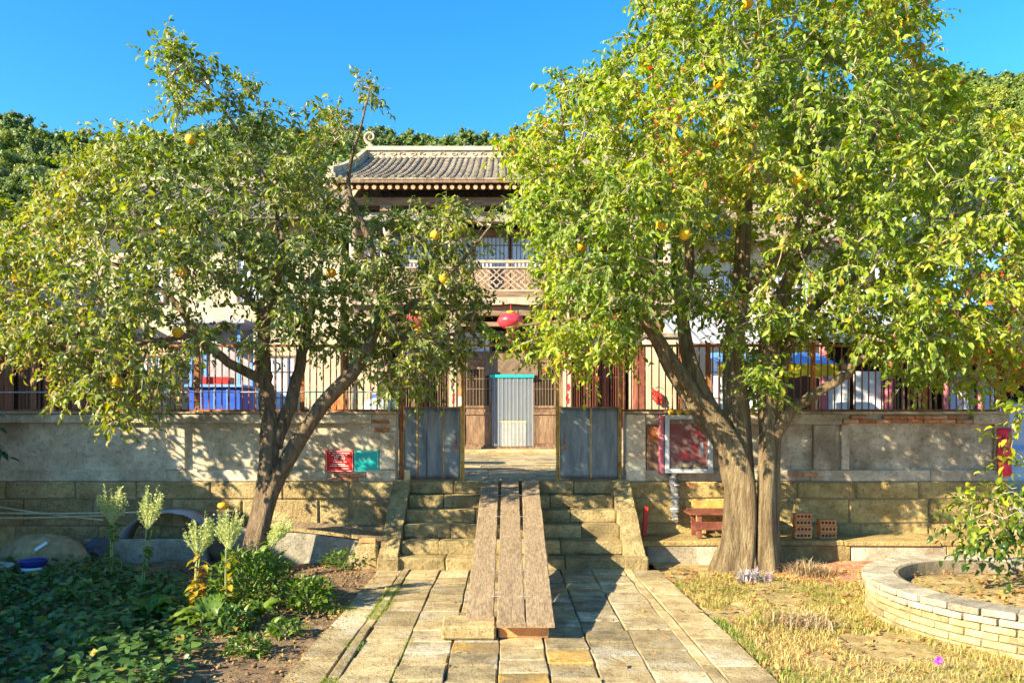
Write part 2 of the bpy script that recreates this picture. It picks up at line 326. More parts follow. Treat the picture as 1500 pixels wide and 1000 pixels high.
# ------------------------------------------------------------------ the ground
W, T, D1 = 10.93, 1.05, 9.59                          # terrace front, terrace height, foot of the stairs
PXL, PXR = -1.62, 1.97                                # path edges
tag(G().add([(-1500,-1500,-.09),(1500,-1500,-.09),(1500,1500,-.09),(-1500,1500,-.09)], [(0,1,2,3)]).mk('ground', 'earth'), kind='structure')
def sheet(name, x0, x1, y0, y1, nx, ny, m, amp, z=0.):
    xs = np.linspace(x0,x1,nx); ys = np.linspace(y0,y1,ny); gx, gyy = np.meshgrid(xs, ys)
    zz = np.zeros_like(gx)
    for k in range(1,7):
        f = .7*1.75**k; a = amp/(1.4**k); ph = rng.uniform(0,6.28,4)
        zz += a*np.sin(gx*f+ph[0]+1.3*np.sin(gyy*f*.7+ph[1]))*np.sin(gyy*f*1.1+ph[2]+np.sin(gx*f*.8+ph[3]))
    zz += rng.normal(0, amp*.12, zz.shape) + z
    V = np.stack([gx,gyy,zz],-1).reshape(-1,3); i = (np.arange(ny-1)[:,None]*nx+np.arange(nx-1)[None]).ravel()
    Fi = np.concatenate([np.stack([i,i+1,i+nx+1],1), np.stack([i,i+nx+1,i+nx],1)])
    return trimesh(name, V, Fi, None, m, None, smooth=True)
tag(sheet('garden_bed', -12, PXL-.005, 1.5, W-.005, 260, 240, 'earth', .035), kind='structure')
tag(sheet('lawn', PXR+.005, 12, 1.5, W-.005, 240, 220, 'dry_ground', .03, -.005), kind='structure')

# path: every slab a piece of its own, slightly uneven
path = tag(G().box(PXL, PXR, 1.5, D1+.05, -.08, -.012).mk('path', 'mortar'), kind='structure')
def slab(x0, x1, y0, y1, m, z=.03):
    dz = random.uniform(-.010,.008)
    link('paving_slab', bevbox(x1-x0-random.uniform(.006,.014), y1-y0-random.uniform(.006,.016), .09, random.uniform(.004,.011), .007), m, path,
         ((x0+x1)/2, (y0+y1)/2, z-.09+dz), (random.uniform(-.008,.008), random.uniform(-.008,.008), random.uniform(-.004,.004)))
cols = [(-.83,-.445,'m'),(-.445,-.05,'m'),(-.05,.33,'m'),(.33,.70,'m'),(.70,1.09,'m'),(-1.205,-.83,'s'),(1.09,1.50,'s'),(-1.62,-1.31,'e'),(1.61,1.97,'e'),(1.50,1.61,'t'),(-1.305,-1.21,'t')]
for x0, x1, k in cols:
    y = 2.0+random.uniform(0,.3)
    while y < D1-.02:
        l = {'m':random.uniform(.30,.37),'s':random.uniform(.40,.70),'e':random.uniform(.6,1.1),'t':random.uniform(1.2,2.2)}[k]
        if D1-(y+l) < .18: l = D1-y
        m = 'paving'
        if k == 'm': m = random.choice(['paving_dark','paving_dark','paving','paving'])
        if k == 'm' and ((-.5 < x0 < -.3 and 6.05 < y+l/2 < 6.45) or (.3 < x0 < .4 and 5.9 < y+l/2 < 6.2) or (-.1 < x0 < 0 and 5.2 < y+l/2 < 5.5)): m = 'paving_ochre'
        slab(x0, x1, y, min(y+l, D1), m); y += l

# ------------------------------------------------------------------ terrace floor
terrace = tag(G().box(-40, 40, W+.345, 70, -.08, T-.012).mk('terrace', 'concrete'), kind='structure')
y = W+.40
while y < 21.4:
    l = random.uniform(.42,.55); x = -2.9+random.uniform(-.3,0)
    while x < 3.2:
        wd = random.uniform(.75,1.1)
        link('paving_slab', bevbox(wd-.012, l-.012, .05, .006, .003), random.choice(['paving','paving_dark']), terrace, (x+wd/2, y+l/2, T-.042+random.uniform(-.004,.004)), (random.uniform(-.006,.006),random.uniform(-.006,.006),0))
        x += wd
    y += l

# ------------------------------------------------------------------ terrace retaining walls
def course(parent, x0, x1, z0, z1, m, y0=W, dep=.34, lo=.6, hi=1.3, joint=.008):
    x = x0
    while x < x1-.01:
        l = random.uniform(lo,hi)
        if x1-(x+l) < .35: l = x1-x
        oy = random.uniform(-.012,.012)
        block('stone_block', x+joint, x+l-joint, y0+oy, y0+dep, z0+joint, z1-joint, m, parent, bev=.018, jit=.008)
        x += l
def brickwork(parent, x0, x1, z0, z1, yf, m='brick_red', bl=.235, bh=.058, skip=.0):
    me = bevbox(bl-.012, .11, bh-.01, .005, .003, key='brick_'+m); r = 0; z = z0
    while z+bh <= z1+.012:
        x = x0+(bl/2 if r%2 else 0)
        while x+bl <= x1+.03:
            if random.random() > skip: link('brick', me, m, parent, (x+bl/2, yf+.055+random.uniform(-.008,.01), z), (0,random.uniform(-.015,.015),random.uniform(-.03,.03)))
            x += bl
        z += bh; r += 1
lw = thing('terrace_wall', (-5.8, W+.17, 0), 'cream plastered wall with recessed panels on yellow stone courses, beside the red and green plaques', 'wall')
G().box(-11, -1.60, W+.02, W+.335, -.05, 1.05).mk('backing', 'mortar', lw)
course(lw, -11, -1.62, .79, 1.05, 'sandstone'); course(lw, -11, -1.62, .40, .79, 'sandstone', lo=.7, hi=1.2); course(lw, -11, -1.62, -.05, .40, 'sandstone', lo=.8, hi=1.5)
G().box(-11, -1.60, W+.075, W+.335, 1.05, 2.03).mk('panel', 'plaster', lw)
def band(parent, x0, x1, z0, z1, y0, m, name='plaster_band'): return block(name, x0, x1, y0, W+.09, z0, z1, m, parent, bev=.01, jit=.004)
band(lw, -11, -4.94, 1.053, 1.215, W+.02, 'plaster'); band(lw, -4.938, -2.62, 1.053, 1.215, W+.02, 'plaster'); band(lw, -2.02, -1.60, 1.053, 1.215, W+.02, 'plaster')
brickwork(lw, -2.62, -2.02, 1.056, 1.2, W+.015)
band(lw, -11, -4.92, 1.90, 2.028, W-.012, 'plaster', 'cornice'); band(lw, -4.918, -1.95, 1.90, 2.028, W-.012, 'plaster', 'cornice')
brickwork(lw, -1.93, -1.62, 1.78, 2.02, W+.015)
band(lw, -4.94, -4.66, 1.22, 1.895, W+.015, 'plaster', 'pilaster'); band(lw, -1.83, -1.60, 1.22, 1.77, W+.015, 'plaster', 'pilaster')
x = -11.
while x < -1.6:
    l = min(random.uniform(1.0,1.7), -1.58-x); block('coping_stone', x+.003, x+l-.003, W-.03, W+.36, 2.032, 2.07, 'plaster_dirty', lw, bev=.008, jit=.004); x += l

rw = thing('terrace_wall', (4.5, W+.17, 0), 'stained grey-brown plastered wall on mossy stone courses, behind the thick forked tree', 'wall')
RX0, RX1 = 1.77, 7.34
G().box(RX0, RX1, W+.02, W+.335, -.05, 1.05).mk('backing', 'mortar', rw)
course(rw, RX0, RX1, .80, 1.05, 'mossy_stone'); course(rw, RX0, RX1, .44, .80, 'mossy_stone', lo=.7, hi=1.2); course(rw, RX0, RX1, -.05, .44, 'mossy_stone', lo=.8, hi=1.4)
G().box(RX0, RX1, W+.075, W+.335, 1.05, 2.03).mk('panel', 'plaster_dirty', rw)
band(rw, RX0, 2.05, 1.053, 2.028, W+.015, 'plaster', 'pilaster')
band(rw, 2.053, 4.45, 1.053, 1.215, W+.02, 'plaster_dirty'); band(rw, 4.452, 6.2, 1.053, 1.215, W+.02, 'plaster_dirty'); band(rw, 6.203, RX1, 1.053, 1.215, W+.02, 'plaster_dirty')
brickwork(rw, 2.35, 2.9, .98, 1.05, W-.012); brickwork(rw, 4.1, 4.6, 1.13, 1.2, W+.005)
band(rw, 2.053, 4.9, 1.885, 2.028, W-.01, 'plaster_dirty', 'cornice'); brickwork(rw, 4.92, 6.8, 1.9, 2.02, W-.005, skip=.15)
band(rw, 6.82, RX1, 1.885, 2.028, W-.01, 'plaster_dirty', 'cornice')
for a, b in ((4.50,4.82),(4.90,5.02),(7.14,RX1)): band(rw, a, b, 1.22, 1.88, W+.012, 'plaster_dirty', 'pilaster')
x = RX0
while x < RX1:
    l = min(random.uniform(1.0,1.7), RX1+.02-x); block('coping_stone', x+.003, x+l-.003, W-.03, W+.36, 2.032, 2.07, 'plaster_dirty', rw, bev=.008, jit=.004); x += l
x = 1.84
G().box(1.84, 7.9, W-.66, W-.01, -.05, .28).mk('ledge_core', 'mortar', rw)
while x < 7.9:
    l = min(random.uniform(.8,1.4), 7.9-x); block('ledge_stone', x+.006, x+l-.006, W-.72+random.uniform(-.015,.015), W-.02, .225, .30+random.uniform(-.006,.006), 'mossy_stone', rw, bev=.012, jit=.008)
    block('ledge_stone', x+.1, x+l+.08, W-.70, W-.62, -.04, .222, random.choice(['mossy_stone','plaster_dirty']), rw, bev=.01, jit=.008); x += l
# small rusty meter box let into the wall
mb = thing('meter_box', (2.16, W, 1.4), 'small rusty brown meter box let into the wall beside the glazed notice case', 'box')
block('case', 2.07, 2.27, W+.02, W+.12, 1.22, 1.86, 'old_wood', mb, bev=.006); block('door', 2.085, 2.255, W+.005, W+.018, 1.62, 1.84, 'rust', mb, bev=.003); block('latch', 2.20, 2.235, W-.008, W+.004, 1.68, 1.76, 'rust_yellow', mb, bev=.003)

# pedestal and house wall past the end of the wall
block_ = thing('stone_pedestal', (7.7, W-.1, 0), 'weathered grey stone pedestal at the end of the wall below the red paper strip', 'pedestal')
course(block_, 7.345, 8.6, .38, .86, 'concrete', y0=W-.12, dep=.5, lo=.5, hi=.8); course(block_, 7.345, 8.6, -.05, .38, 'concrete', y0=W-.12, dep=.5, lo=.5, hi=.8)

# ------------------------------------------------------------------ stairs
SX0, SX1 = -1.37, 1.54; r_, t_ = T/6, (W-D1)/5
st = thing('stone_stairs', ((SX0+SX1)/2, (D1+W)/2, 0), 'worn yellowish stone steps with sloping side slabs leading up to the steel gate', 'stairs')
for k in range(1,6):
    y0 = D1+(k-1)*t_; x = SX0
    G().box(SX0, SX1, y0+.05, y0+t_+.06, -.05, k*r_-.02).mk('step_core', 'mortar', st)
    cuts = sorted([SX0, SX1]+[random.uniform(-.9,-.3), random.uniform(.5,1.1)])
    for a, b in zip(cuts[:-1], cuts[1:]):
        link('step', bevbox(b-a-.006, t_+.05, r_-.002, .022, .008, seg=2), 'step_stone', st, ((a+b)/2, y0+t_/2+.02+random.uniform(-.008,.008), (k-1)*r_+random.uniform(-.003,.003)), (random.uniform(-.01,.01),random.uniform(-.006,.006),random.uniform(-.006,.006)))
x = -1.6
for b in (-.75, .2, 1.0, 1.76):
    block('threshold_stone', x+.004, b-.004, W-.02, W+.39, 5*r_, T+.005, 'step_stone', st, bev=.014, jit=.004); x = b
for a, b in ((-1.62,-1.375),(1.545,1.80)):
    g = G(); n = 8; V = []; 
    for i in range(n+1):
        f = i/n; yy = D1+.02+(W-.02-D1-.02)*f; zz = .2+(T+.03-.2)*f+random.uniform(-.006,.006); j = random.uniform(-.006,.006)
        V += [(a+j,yy,zz),(b+j,yy,zz),(b+j,yy,-.05),(a+j,yy,-.05)]
    Fc = [(0,1,2,3)[::-1]] + [(i*4+q, i*4+(q+1)%4, i*4+4+(q+1)%4, i*4+4+q) for i in range(n) for q in range(4)] + [tuple(n*4+q for q in range(4))]
    me = mesh('cheek', V, Fc); bmm = bmesh.new(); bmm.from_mesh(me); bmesh.ops.recalc_face_normals(bmm, faces=bmm.faces); bmm.to_mesh(me); bmm.free()
    link('side_slab', me, 'step_stone', st)
    block('foot_stone', a-.02, b+.03, D1-.05, D1+.2, -.05, .19, 'step_stone', st, bev=.02, jit=.01)

# ------------------------------------------------------------------ plank ramp and what props it
rp = thing('plank_ramp', (0.05, 8.7, .2), 'three weathered planks wired together as a ramp up the stone stairs', 'ramp')
def plank(xb, xt, wd, yb, sag, seed):
    rs = random.Random(seed); n = 26; V = []; Fc = []
    for i in range(n+1):
        f = i/n; yy = yb+(W+.10-yb)*f; zz = .195+(T+.052-.195)*f - sag*math.sin(math.pi*f)
        if f > .96: zz = min(zz, T+.052)
        xc = xb+(xt-xb)*f; w1 = wd/2+rs.uniform(-.003,.003); w2 = wd/2+rs.uniform(-.003,.003)
        q = [(-w1,0),(-w1+.006,.006),(w2-.006,.006),(w2,0),(w2,-.042),(-w1,-.042)]
        V += [(xc+a, yy, zz+b) for a, b in q]
    for i in range(n): Fc += [(i*6+k, i*6+(k+1)%6, i*6+6+(k+1)%6, i*6+6+k) for k in range(6)]
    Fc += [tuple(range(6)), tuple(range(n*6+5, n*6-1, -1))]
    me = mesh('plank', V, Fc); bmm = bmesh.new(); bmm.from_mesh(me); bmesh.ops.recalc_face_normals(bmm, faces=bmm.faces); bmm.to_mesh(me); bmm.free()
    return link('plank', me, 'plank_wood', rp)
def rampz(y, yb=6.4): f = (y-yb)/(W+.10-yb); return .195+(T+.052-.195)*f
plank(-.222, -.215, .245, 6.58, .012, 1); plank(.052, .072, .243, 6.38, .018, 2); plank(.300, .366, .24, 6.38, .012, 3)
for yy in (6.9,7.5,8.3,9.2,10.1):
    for xx in (-.085+.0*yy, .178+.012*(yy-6.4)):
        z = rampz(yy)+.004
        G().tube([(xx-.045,yy,z),(xx-.025,yy,z+.006),(xx+.025,yy+.01,z+.006),(xx+.045,yy+.006,z)], .0032, 5).mk('wire_tie', 'grey_sheet', rp)
tag(block('kerb_stone', -.55, -.08, 6.42, 6.77, .03, .16, 'sandstone', bev=.02, jit=.008), 'pale yellow stone block lying under the lower end of the plank ramp', 'stone block')
tag(block('clay_block', -.06, .38, 6.50, 6.74, .03, .155, 'brick_orange', bev=.014, jit=.004), 'orange clay block propping the lower end of the plank ramp', 'clay block')
po = thing('ramp_prop', (.40, 8.75, .0), 'dark red wooden post propping the plank ramp from below', 'post')
block('post', .36, .46, 8.70, 8.80, .03, rampz(8.75)-.05, 'red_wood', po, bev=.006); block('foot', .30, .50, 8.66, 8.84, .025, .07, 'red_wood', po, bev=.005)

# ------------------------------------------------------------------ railings and gate
def railing(x0, x1, label, posts, y=W+.17, ztop=3.06, midrail=True, low='rust'):
    t = thing('iron_railing', ((x0+x1)/2, y, 2.07), label, 'railing')
    G().box(x0, x1, y-.02, y+.02, 2.069, 2.105).mk('bottom_rail', low, t)
    G().box(x0, x1, y-.018, y+.018, ztop-.035, ztop).mk('top_rail', 'rust', t)
    if midrail: G().tube([(x0,y-.02,2.36),((x0+x1)/2,y-.02,2.355),(x1,y-.02,2.36)], .009, 6).mk('wire_rail', 'zinc', t)
    n = int((x1-x0)/.1)
    for i in range(n+1):
        xx = x0+.03+i*(x1-x0-.06)/n
        bar('rail_bar', xx+random.uniform(-.006,.006), y, 2.10, ztop-.03, .016, .016, 'rust_bar', t, (0,random.uniform(-.006,.006),0))
    for p in posts: bar('post', p, y+.001, 2.07, ztop+.03, .06, .045, 'rust', t)
    return t
railing(-11, -1.56, 'rusty red iron railing on the cream plastered wall beside the plaques', [-9,-6.75,-5.5,-4.55,-3.0])
railing(1.74, 7.30, 'dark rusty iron railing on the stained wall behind the thick forked tree', [3.0,4.55,6.2,7.27], midrail=False)
gf = thing('steel_portal', (.09, W+.17, T), 'rusty steel pipe gate frame with crossbar over the stair head', 'gate frame')
GY = W+.17
for xx, m in ((-1.53,'rust'),(-.625,'rust_yellow'),(.775,'rust_yellow'),(1.70,'rust_yellow')): G().tube([(xx,GY,T-.01),(xx,GY,3.07)], .024, 10).mk('post', m, gf)
G().tube([(-1.53,GY,3.05),(1.70,GY,3.05)], .022, 10).mk('crossbar', 'rust_yellow', gf)
for xx in (-.13,.32): G().tube([(xx,GY,3.05),(xx,GY,3.16)], .012, 8).mk('upright', 'rust_yellow', gf)
def gate_leaf(x0, x1, label, streaks, seed):
    t = thing('gate_leaf', ((x0+x1)/2, GY-.03, T), label, 'gate'); y = GY-.03
    zt = 2.14
    G().box(x0, x0+.028, y-.014, y+.014, T+.02, zt+.01).mk('frame_bar', 'rust_yellow', t); G().box(x1-.028, x1, y-.014, y+.014, T+.02, zt+.01).mk('frame_bar', 'rust_yellow', t)
    G().box(x0+.028, x1-.028, y-.012, y+.012, T+.02, T+.045).mk('frame_bar', 'rust', t); G().box(x0+.028, x1-.028, y-.012, y+.012, zt-.02, zt).mk('frame_bar', 'rust', t)
    xm = x0+(x1-x0)*streaks[0]
    for a, b, dy in ((x0+.01, xm, 0), (xm-.02, x1-.01, -.003)):
        nx, nz = 14, 14; rs = random.Random(seed); V = []
        for j in range(nz+1):
            for i in range(nx+1):
                V.append((a+(b-a)*i/nx, y-.017+dy+.004*math.sin(i*.7+j*.4+seed)+rs.uniform(-.0008,.0008), T+.03+(zt-.02-T-.03)*j/nz))
        Fc = [(j*(nx+1)+i, j*(nx+1)+i+1, (j+1)*(nx+1)+i+1, (j+1)*(nx+1)+i) for j in range(nz) for i in range(nx)]
        o = link('steel_sheet', mesh('steel_sheet', V, Fc, True), 'gate_steel', t); md = o.modifiers.new('s', 'SOLIDIFY'); md.thickness = .002
    for s in streaks[1:]:
        xx = x0+(x1-x0)*s; G().box(xx-.009, xx+.009, y-.028, y-.0225, T+.05, zt-.03).mk('rib', 'rust_yellow', t)
    xo = x0 if x0 < 0 else x1; xi = x1 if x0 < 0 else x0; sg = 1 if x0 < 0 else -1
    for zz in (T+.2, zt-.2): G().tube([(xo,y-.02,zz),(xo,y-.02,zz+.09)], .018, 8).mk('hinge', 'rust', t)
    G().tube([(xi-sg*.07,y-.03,zt-.55),(xi-sg*.07,y-.055,zt-.52),(xi-sg*.07,y-.055,zt-.42),(xi-sg*.07,y-.03,zt-.39)], .008, 6).mk('handle', 'rust', t)
    G().box(xi-sg*.07-.05, xi-sg*.07+.05, y-.034, y-.024, zt-.62, zt-.58).mk('bolt', 'rust', t)
    for i in range(1,8):
        xx = x0+(x1-x0)*i/8; bar('gate_bar', xx, y, zt-.01, 3.03, .016, .016, 'rust_bar', t)
    return t
gate_leaf(-1.50, -.65, 'grey sheet-steel gate leaf with rusty ribs, beside the green plaque', (.42,.24,.70), 3)
gate_leaf(.80, 1.675, 'grey sheet-steel gate leaf with rusty edges, beside the meter box', (.5,.53), 8)
tag(block('wood_wedge', -1.47, -1.39, W+.03, W+.11, T+.006, T+.17, 'rafter_end', bev=.006), 'small pale wooden wedge standing at the foot of a steel gate leaf', 'wedge')

# ------------------------------------------------------------------ plaques on the wall
def plaque(x0, x1, z0, z1, m, label, body):
    t = thing('plaque', ((x0+x1)/2, W+.05, z0), label, 'plaque'); yf = W+.045
    block('board', x0, x1, yf, W+.08, z0, z1, m, t, bev=.004, jit=0)
    def rim(inset, th):
        g = G(); a, b, c, d = x0+inset, x1-inset, z0+inset, z1-inset
        for q in ((a,b,c,c+th),(a,b,d-th,d)): g.box(q[0]+th*2,q[1]-th*2,yf-.0015,yf+.001,q[2],q[3])
        for q in ((a,a+th),(b-th,b)): g.box(q[0],q[1],yf-.0015,yf+.001,c+th*2,d-th*2)
        g.mk('border', 'white_paint', t)
    rim(.014, .005)
    cx = (x0+x1)/2
    def dashes(zc, h, w0, cxx=None, n=9):
        g = G(); cc = cx if cxx is None else cxx; st = w0/n
        for i in range(n):
            if random.random() < .1: continue
            a = cc-w0/2+i*st; g.box(a, a+st*random.uniform(.6,.85), yf-.0015, yf+.001, zc-h/2, zc+h/2*random.uniform(.6,1))
        g.mk('lettering', 'white_paint', t)
    if body:
        dashes(z1-.045, .013, .30, n=13); dashes(z1-.073, .013, .23, n=10)
        dashes(z0+.150, .013, .22, n=10); dashes(z0+.115, .012, .22, n=10); dashes(z0+.090, .013, .27, n=12); dashes(z0+.055, .008, .11, cx+.09, 7); dashes(z0+.043, .006, .10, cx+.09, 7)
        text('\u4e16', .078, 'white_paint', 'character', t, (cx-.045, yf-.002, z0+.200)); text('\u821f', .078, 'white_paint', 'character', t, (cx+.05, yf-.002, z0+.200))
    else:
        text('\u4e16', .05, 'white_paint', 'character', t, (cx-.05, yf-.002, z0+.195)); text('\u821f', .05, 'white_paint', 'character', t, (cx+.04, yf-.002, z0+.195))
plaque(-2.63, -2.215, 1.185, 1.505, 'red_paint', 'bright red plaque with white border and white writing on the cream wall', True)
plaque(-2.21, -1.845, 1.185, 1.503, 'teal_paint', 'teal green plaque with two small white characters on the cream wall', False)

# glazed notice case on the wall right of the gate
nc = thing('notice_case', (2.6, W, 1.18), 'glazed notice case with silver frame and dark red backing hung on the wall', 'notice case')
a, b, c, d = 2.30, 2.99, 1.18, 2.02; y0 = W-.13
G().box(a+.02, b-.02, W-.005, W+.09, c+.02, d-.02).mk('back_panel', 'dark_red', nc)
for q in ((a,a+.065,c,d),(b-.065,b,c,d)): block('frame_bar', q[0], q[1], y0, W+.08, q[2], q[3], 'zinc', nc, bev=.006, jit=0)
for q in ((c,c+.06),(d-.065,d)): block('frame_bar', a+.066, b-.066, y0, W+.08, q[0], q[1], 'zinc', nc, bev=.006, jit=0)
G().box(a+.06, b-.06, y0+.02, y0+.026, c+.055, d-.06).mk('glass_pane', 'cabinet_glass', nc)
g = G()
for (xx, zz, rr) in ((2.52,1.27,.06),(2.64,1.28,.075),(2.78,1.27,.07),(2.88,1.265,.05)): g.lathe([(rr*.3,0),(rr,.03),(rr*.9,rr),(rr*.3,rr*1.25)], (xx, W-.03, zz-.04), 12)
g.mk('paper_rosette', 'sandy_soil', nc)
G().box(2.83, 2.88, W-.012, W-.006, 1.42, 1.62).mk('paper_slip', 'paper', nc)
pk = tag(G().box(2.225, 2.285, y0+.02, W+.01, 1.17, 2.02).mk('painted_strip', 'pink_paint', nc), None); 
for i, xx in enumerate((2.40,2.51,2.63)):
    g = G(); rr = .052
    g.lathe([(.006,0),(rr*.7,.004),(rr,.035),(rr*.9,.06),(rr*.35,.072),(.008,.068)], (xx, W-.06, 2.0205), 20, .06, 8)
    t = thing('small_pumpkin', (xx, W-.06, 2.02), ['small yellow pumpkin on the notice case, next to the gate side edge','small yellow pumpkin on the notice case between two others','small yellow pumpkin on the notice case, next to the tree trunk'][i], 'pumpkin', 'pumpkins on the notice case')
    g.mk('body', 'pumpkin_skin', t, True); G().tube([(xx,W-.06,2.086),(xx+.004,W-.06,2.10),(xx+.012,W-.06,2.112)], .006, 6).mk('stalk', 'stem_brown', t)
# wrapped pipe below the case
wp = thing('wrapped_pipe', (2.45, W-.07, .5), 'grey crinkled wrapped drain pipe hanging down the stone below the notice case', 'pipe')
P = smooth_path([(2.44,W-.05,1.17),(2.43,W-.08,1.0),(2.46,W-.08,.8),(2.45,W-.09,.62),(2.46,W-.10,.50)], 8)
G().tube(P, [.055+.014*math.sin(i*1.9)+.01*random.random() for i in range(len(P))], 14, .08, 4, seed=4, twist=.6).mk('sleeve', 'tarp_grey', wp, True)
for zz in (.66,.83,1.0): G().lathe([(.066,0),(.07,.008),(.066,.016)], (2.45,W-.08,zz), 14).mk('tie', 'white_paint', wp)
tag(block('red_board', 1.93, 1.99, W-.35, W-.28, .30, .72, 'red_paint', bev=.004, rot=(-.12,.10,0)), 'narrow red board leaning by the stair side slab on the stone ledge', 'board')

# wooden bench on the ledge
be = thing('wooden_bench', (3.0, W-.35, .3), 'old dark red wooden bench on the stone ledge beside the tree trunk', 'bench')
for k, yy in enumerate((W-.58,W-.44,W-.30)): block('seat_board', 2.55, 3.75, yy, yy+.125, .625, .655, 'red_wood', be, bev=.006)
block('apron', 2.62, 3.68, W-.57, W-.54, .42, .54, 'red_wood', be, bev=.005)
for xx in (2.66,3.6):
    for yy in (W-.56,W-.22): block('leg', xx, xx+.06, yy, yy+.05, .298, .626, 'red_wood', be, bev=.005)
    block('stretcher', xx+.005, xx+.055, W-.51, W-.222, .40, .44, 'red_wood', be, bev=.004)
block('leaning_rail', 2.7, 3.6, W-.10, W-.06, .66, .78, 'rust_yellow', be, bev=.005)
block('seat_back', 2.6, 3.7, W-.165, W-.13, .60, .68, 'red_wood', be, bev=.005)

# two stacks of hollow bricks on the ledge
hb = {}
def hollow_brick(loc, rot, label, grp):
    t = thing('hollow_brick', loc, label, 'brick', grp); t.rotation_euler = (0,0,rot)
    if 'b' not in hb:
        hb['b'] = bevbox(.235, .115, .088, .006, .002); g = G()
        for i in range(4): g.box(-.092+i*.05, -.062+i*.05, -.0595, -.0572, .03, .06)
        hb['h'] = mesh('hole', g.V, g.F)
        hb['b'].materials.append(MATS['brick_orange']); hb['h'].materials.append(MATS['dark_inside'])
    for nm, k in (('body','b'),('hole_row','h')):
        o = bpy.data.objects.new(nm, hb[k]); COL.objects.link(o); o.parent = t
for sx, n, lab in ((4.13,4,'taller stack on the ledge beside the trunk'),(4.47,3,'shorter stack on the ledge')):
    for k in range(n): hollow_brick((sx+random.uniform(-.008,.008), W-.5, .302+k*.0885), random.uniform(-.05,.05), 'orange hollow brick, %s of the %s' % ((['lowest','second lowest','second highest','topmost'] if n == 4 else ['lowest','middle','topmost'])[k], lab), 'hollow bricks stacked on the ledge')

# red couplet paper on the end of the wall
cp = thing('couplet_paper', (7.26, W, 1.15), 'vertical red paper couplet with black brush writing on the end of the wall', 'paper couplet')
g = G(); n = 10; V = []; 
for i in range(n+1):
    f = i/n; zz = 1.13+.70*f; V += [(7.165+(.06 if i == 0 else 0)+.006*math.sin(i), W-.004-.012*abs(math.sin(i*.9)), zz), (7.36+.005*math.sin(i*1.7), W-.008-.016*abs(math.sin(i*1.3+1)), zz)]
o = g.add(V, [(2*i,2*i+1,2*i+3,2*i+2) for i in range(n)]).mk('sheet', 'red_paper', cp, True); o.modifiers.new('s','SOLIDIFY').thickness = .002
for k in range(3):
    g = G(); zc = 1.70-k*.18
    for s in range(7):
        x1_, z1_ = 7.26+random.uniform(-.055,.055), zc+random.uniform(-.055,.055); an = random.choice([0,.1,1.57,.8,-.8]); l = random.uniform(.03,.06)
        dx, dz = math.cos(an)*l/2, math.sin(an)*l/2; nx_, nz_ = -math.sin(an)*.006, math.cos(an)*.006
        g.slabpoly([(x1_-dx-nx_,z1_-dz-nz_),(x1_+dx-nx_*.5,z1_+dz-nz_*.5),(x1_+dx+nx_*.5,z1_+dz+nz_*.5),(x1_-dx+nx_,z1_-dz+nz_)], W-.031, W-.0285)
    g.mk('brush_character', 'black_ink', cp)

# ------------------------------------------------------------------ round brick planter
PC = Vector((5.15, 7.15, 0)); PR = 1.55
pl = thing('brick_planter', tuple(PC), 'low round planter wall of pale yellow bricks with grey coping bricks', 'planter')
G().lathe([(PR-.02,-.05),(PR-.02,.36),(PR-.30,.36),(PR-.30,-.05)], tuple(PC), 60).mk('core', 'mortar', pl)
so_ = G().lathe([(PR-.31,0),(PR-.31,.22),(PR-.6,.27),(.4,.29),(.02,.3)], tuple(PC), 40).mk('soil', 'dry_ground', pl, True)
n = 38
for c_ in range(6):
    top = c_ == 5; m = 'brick_yellow' if c_ < 4 else 'brick_grey'; h = .066
    me = bevbox(2*math.pi*PR/n-.012, .30 if top else .12, h-.008, .006, .004, key='pl%d%s' % (c_//4, top))
    for k in range(n):
        a = 2*math.pi*(k+(.5 if c_%2 else 0))/n; rr = PR-(.15 if top else .06)+random.uniform(-.007,.007)+(.03 if c_ >= 4 else 0)
        link('brick', me, m, pl, (PC.x+rr*math.cos(a), PC.y+rr*math.sin(a), -.02+c_*h), (random.uniform(-.02,.02),random.uniform(-.02,.02),a+math.pi/2+random.uniform(-.03,.03)))
# brick paving in front of the ledge
bp = tag(G().box(3.2, 7.6, 8.95, W-.73, -.06, -.004).mk('brick_paving', 'mortar'), kind='structure')
me = bevbox(.235, .115, .05, .006, .003, key='flatbrick'); r0 = 0; y = 9.0
while y < W-.78:
    x = 3.25+(.12 if r0%2 else 0)+(.5*max(0,9.4-y))
    while x < 7.5:
        link('brick', me, 'brick_red' if random.random() < .4 else 'brick_grey', bp, (x+.12, y+.06, -.03+random.uniform(-.005,.008)), (0,0,random.uniform(-.03,.03))); x += .245
    y += .125; r0 += 1
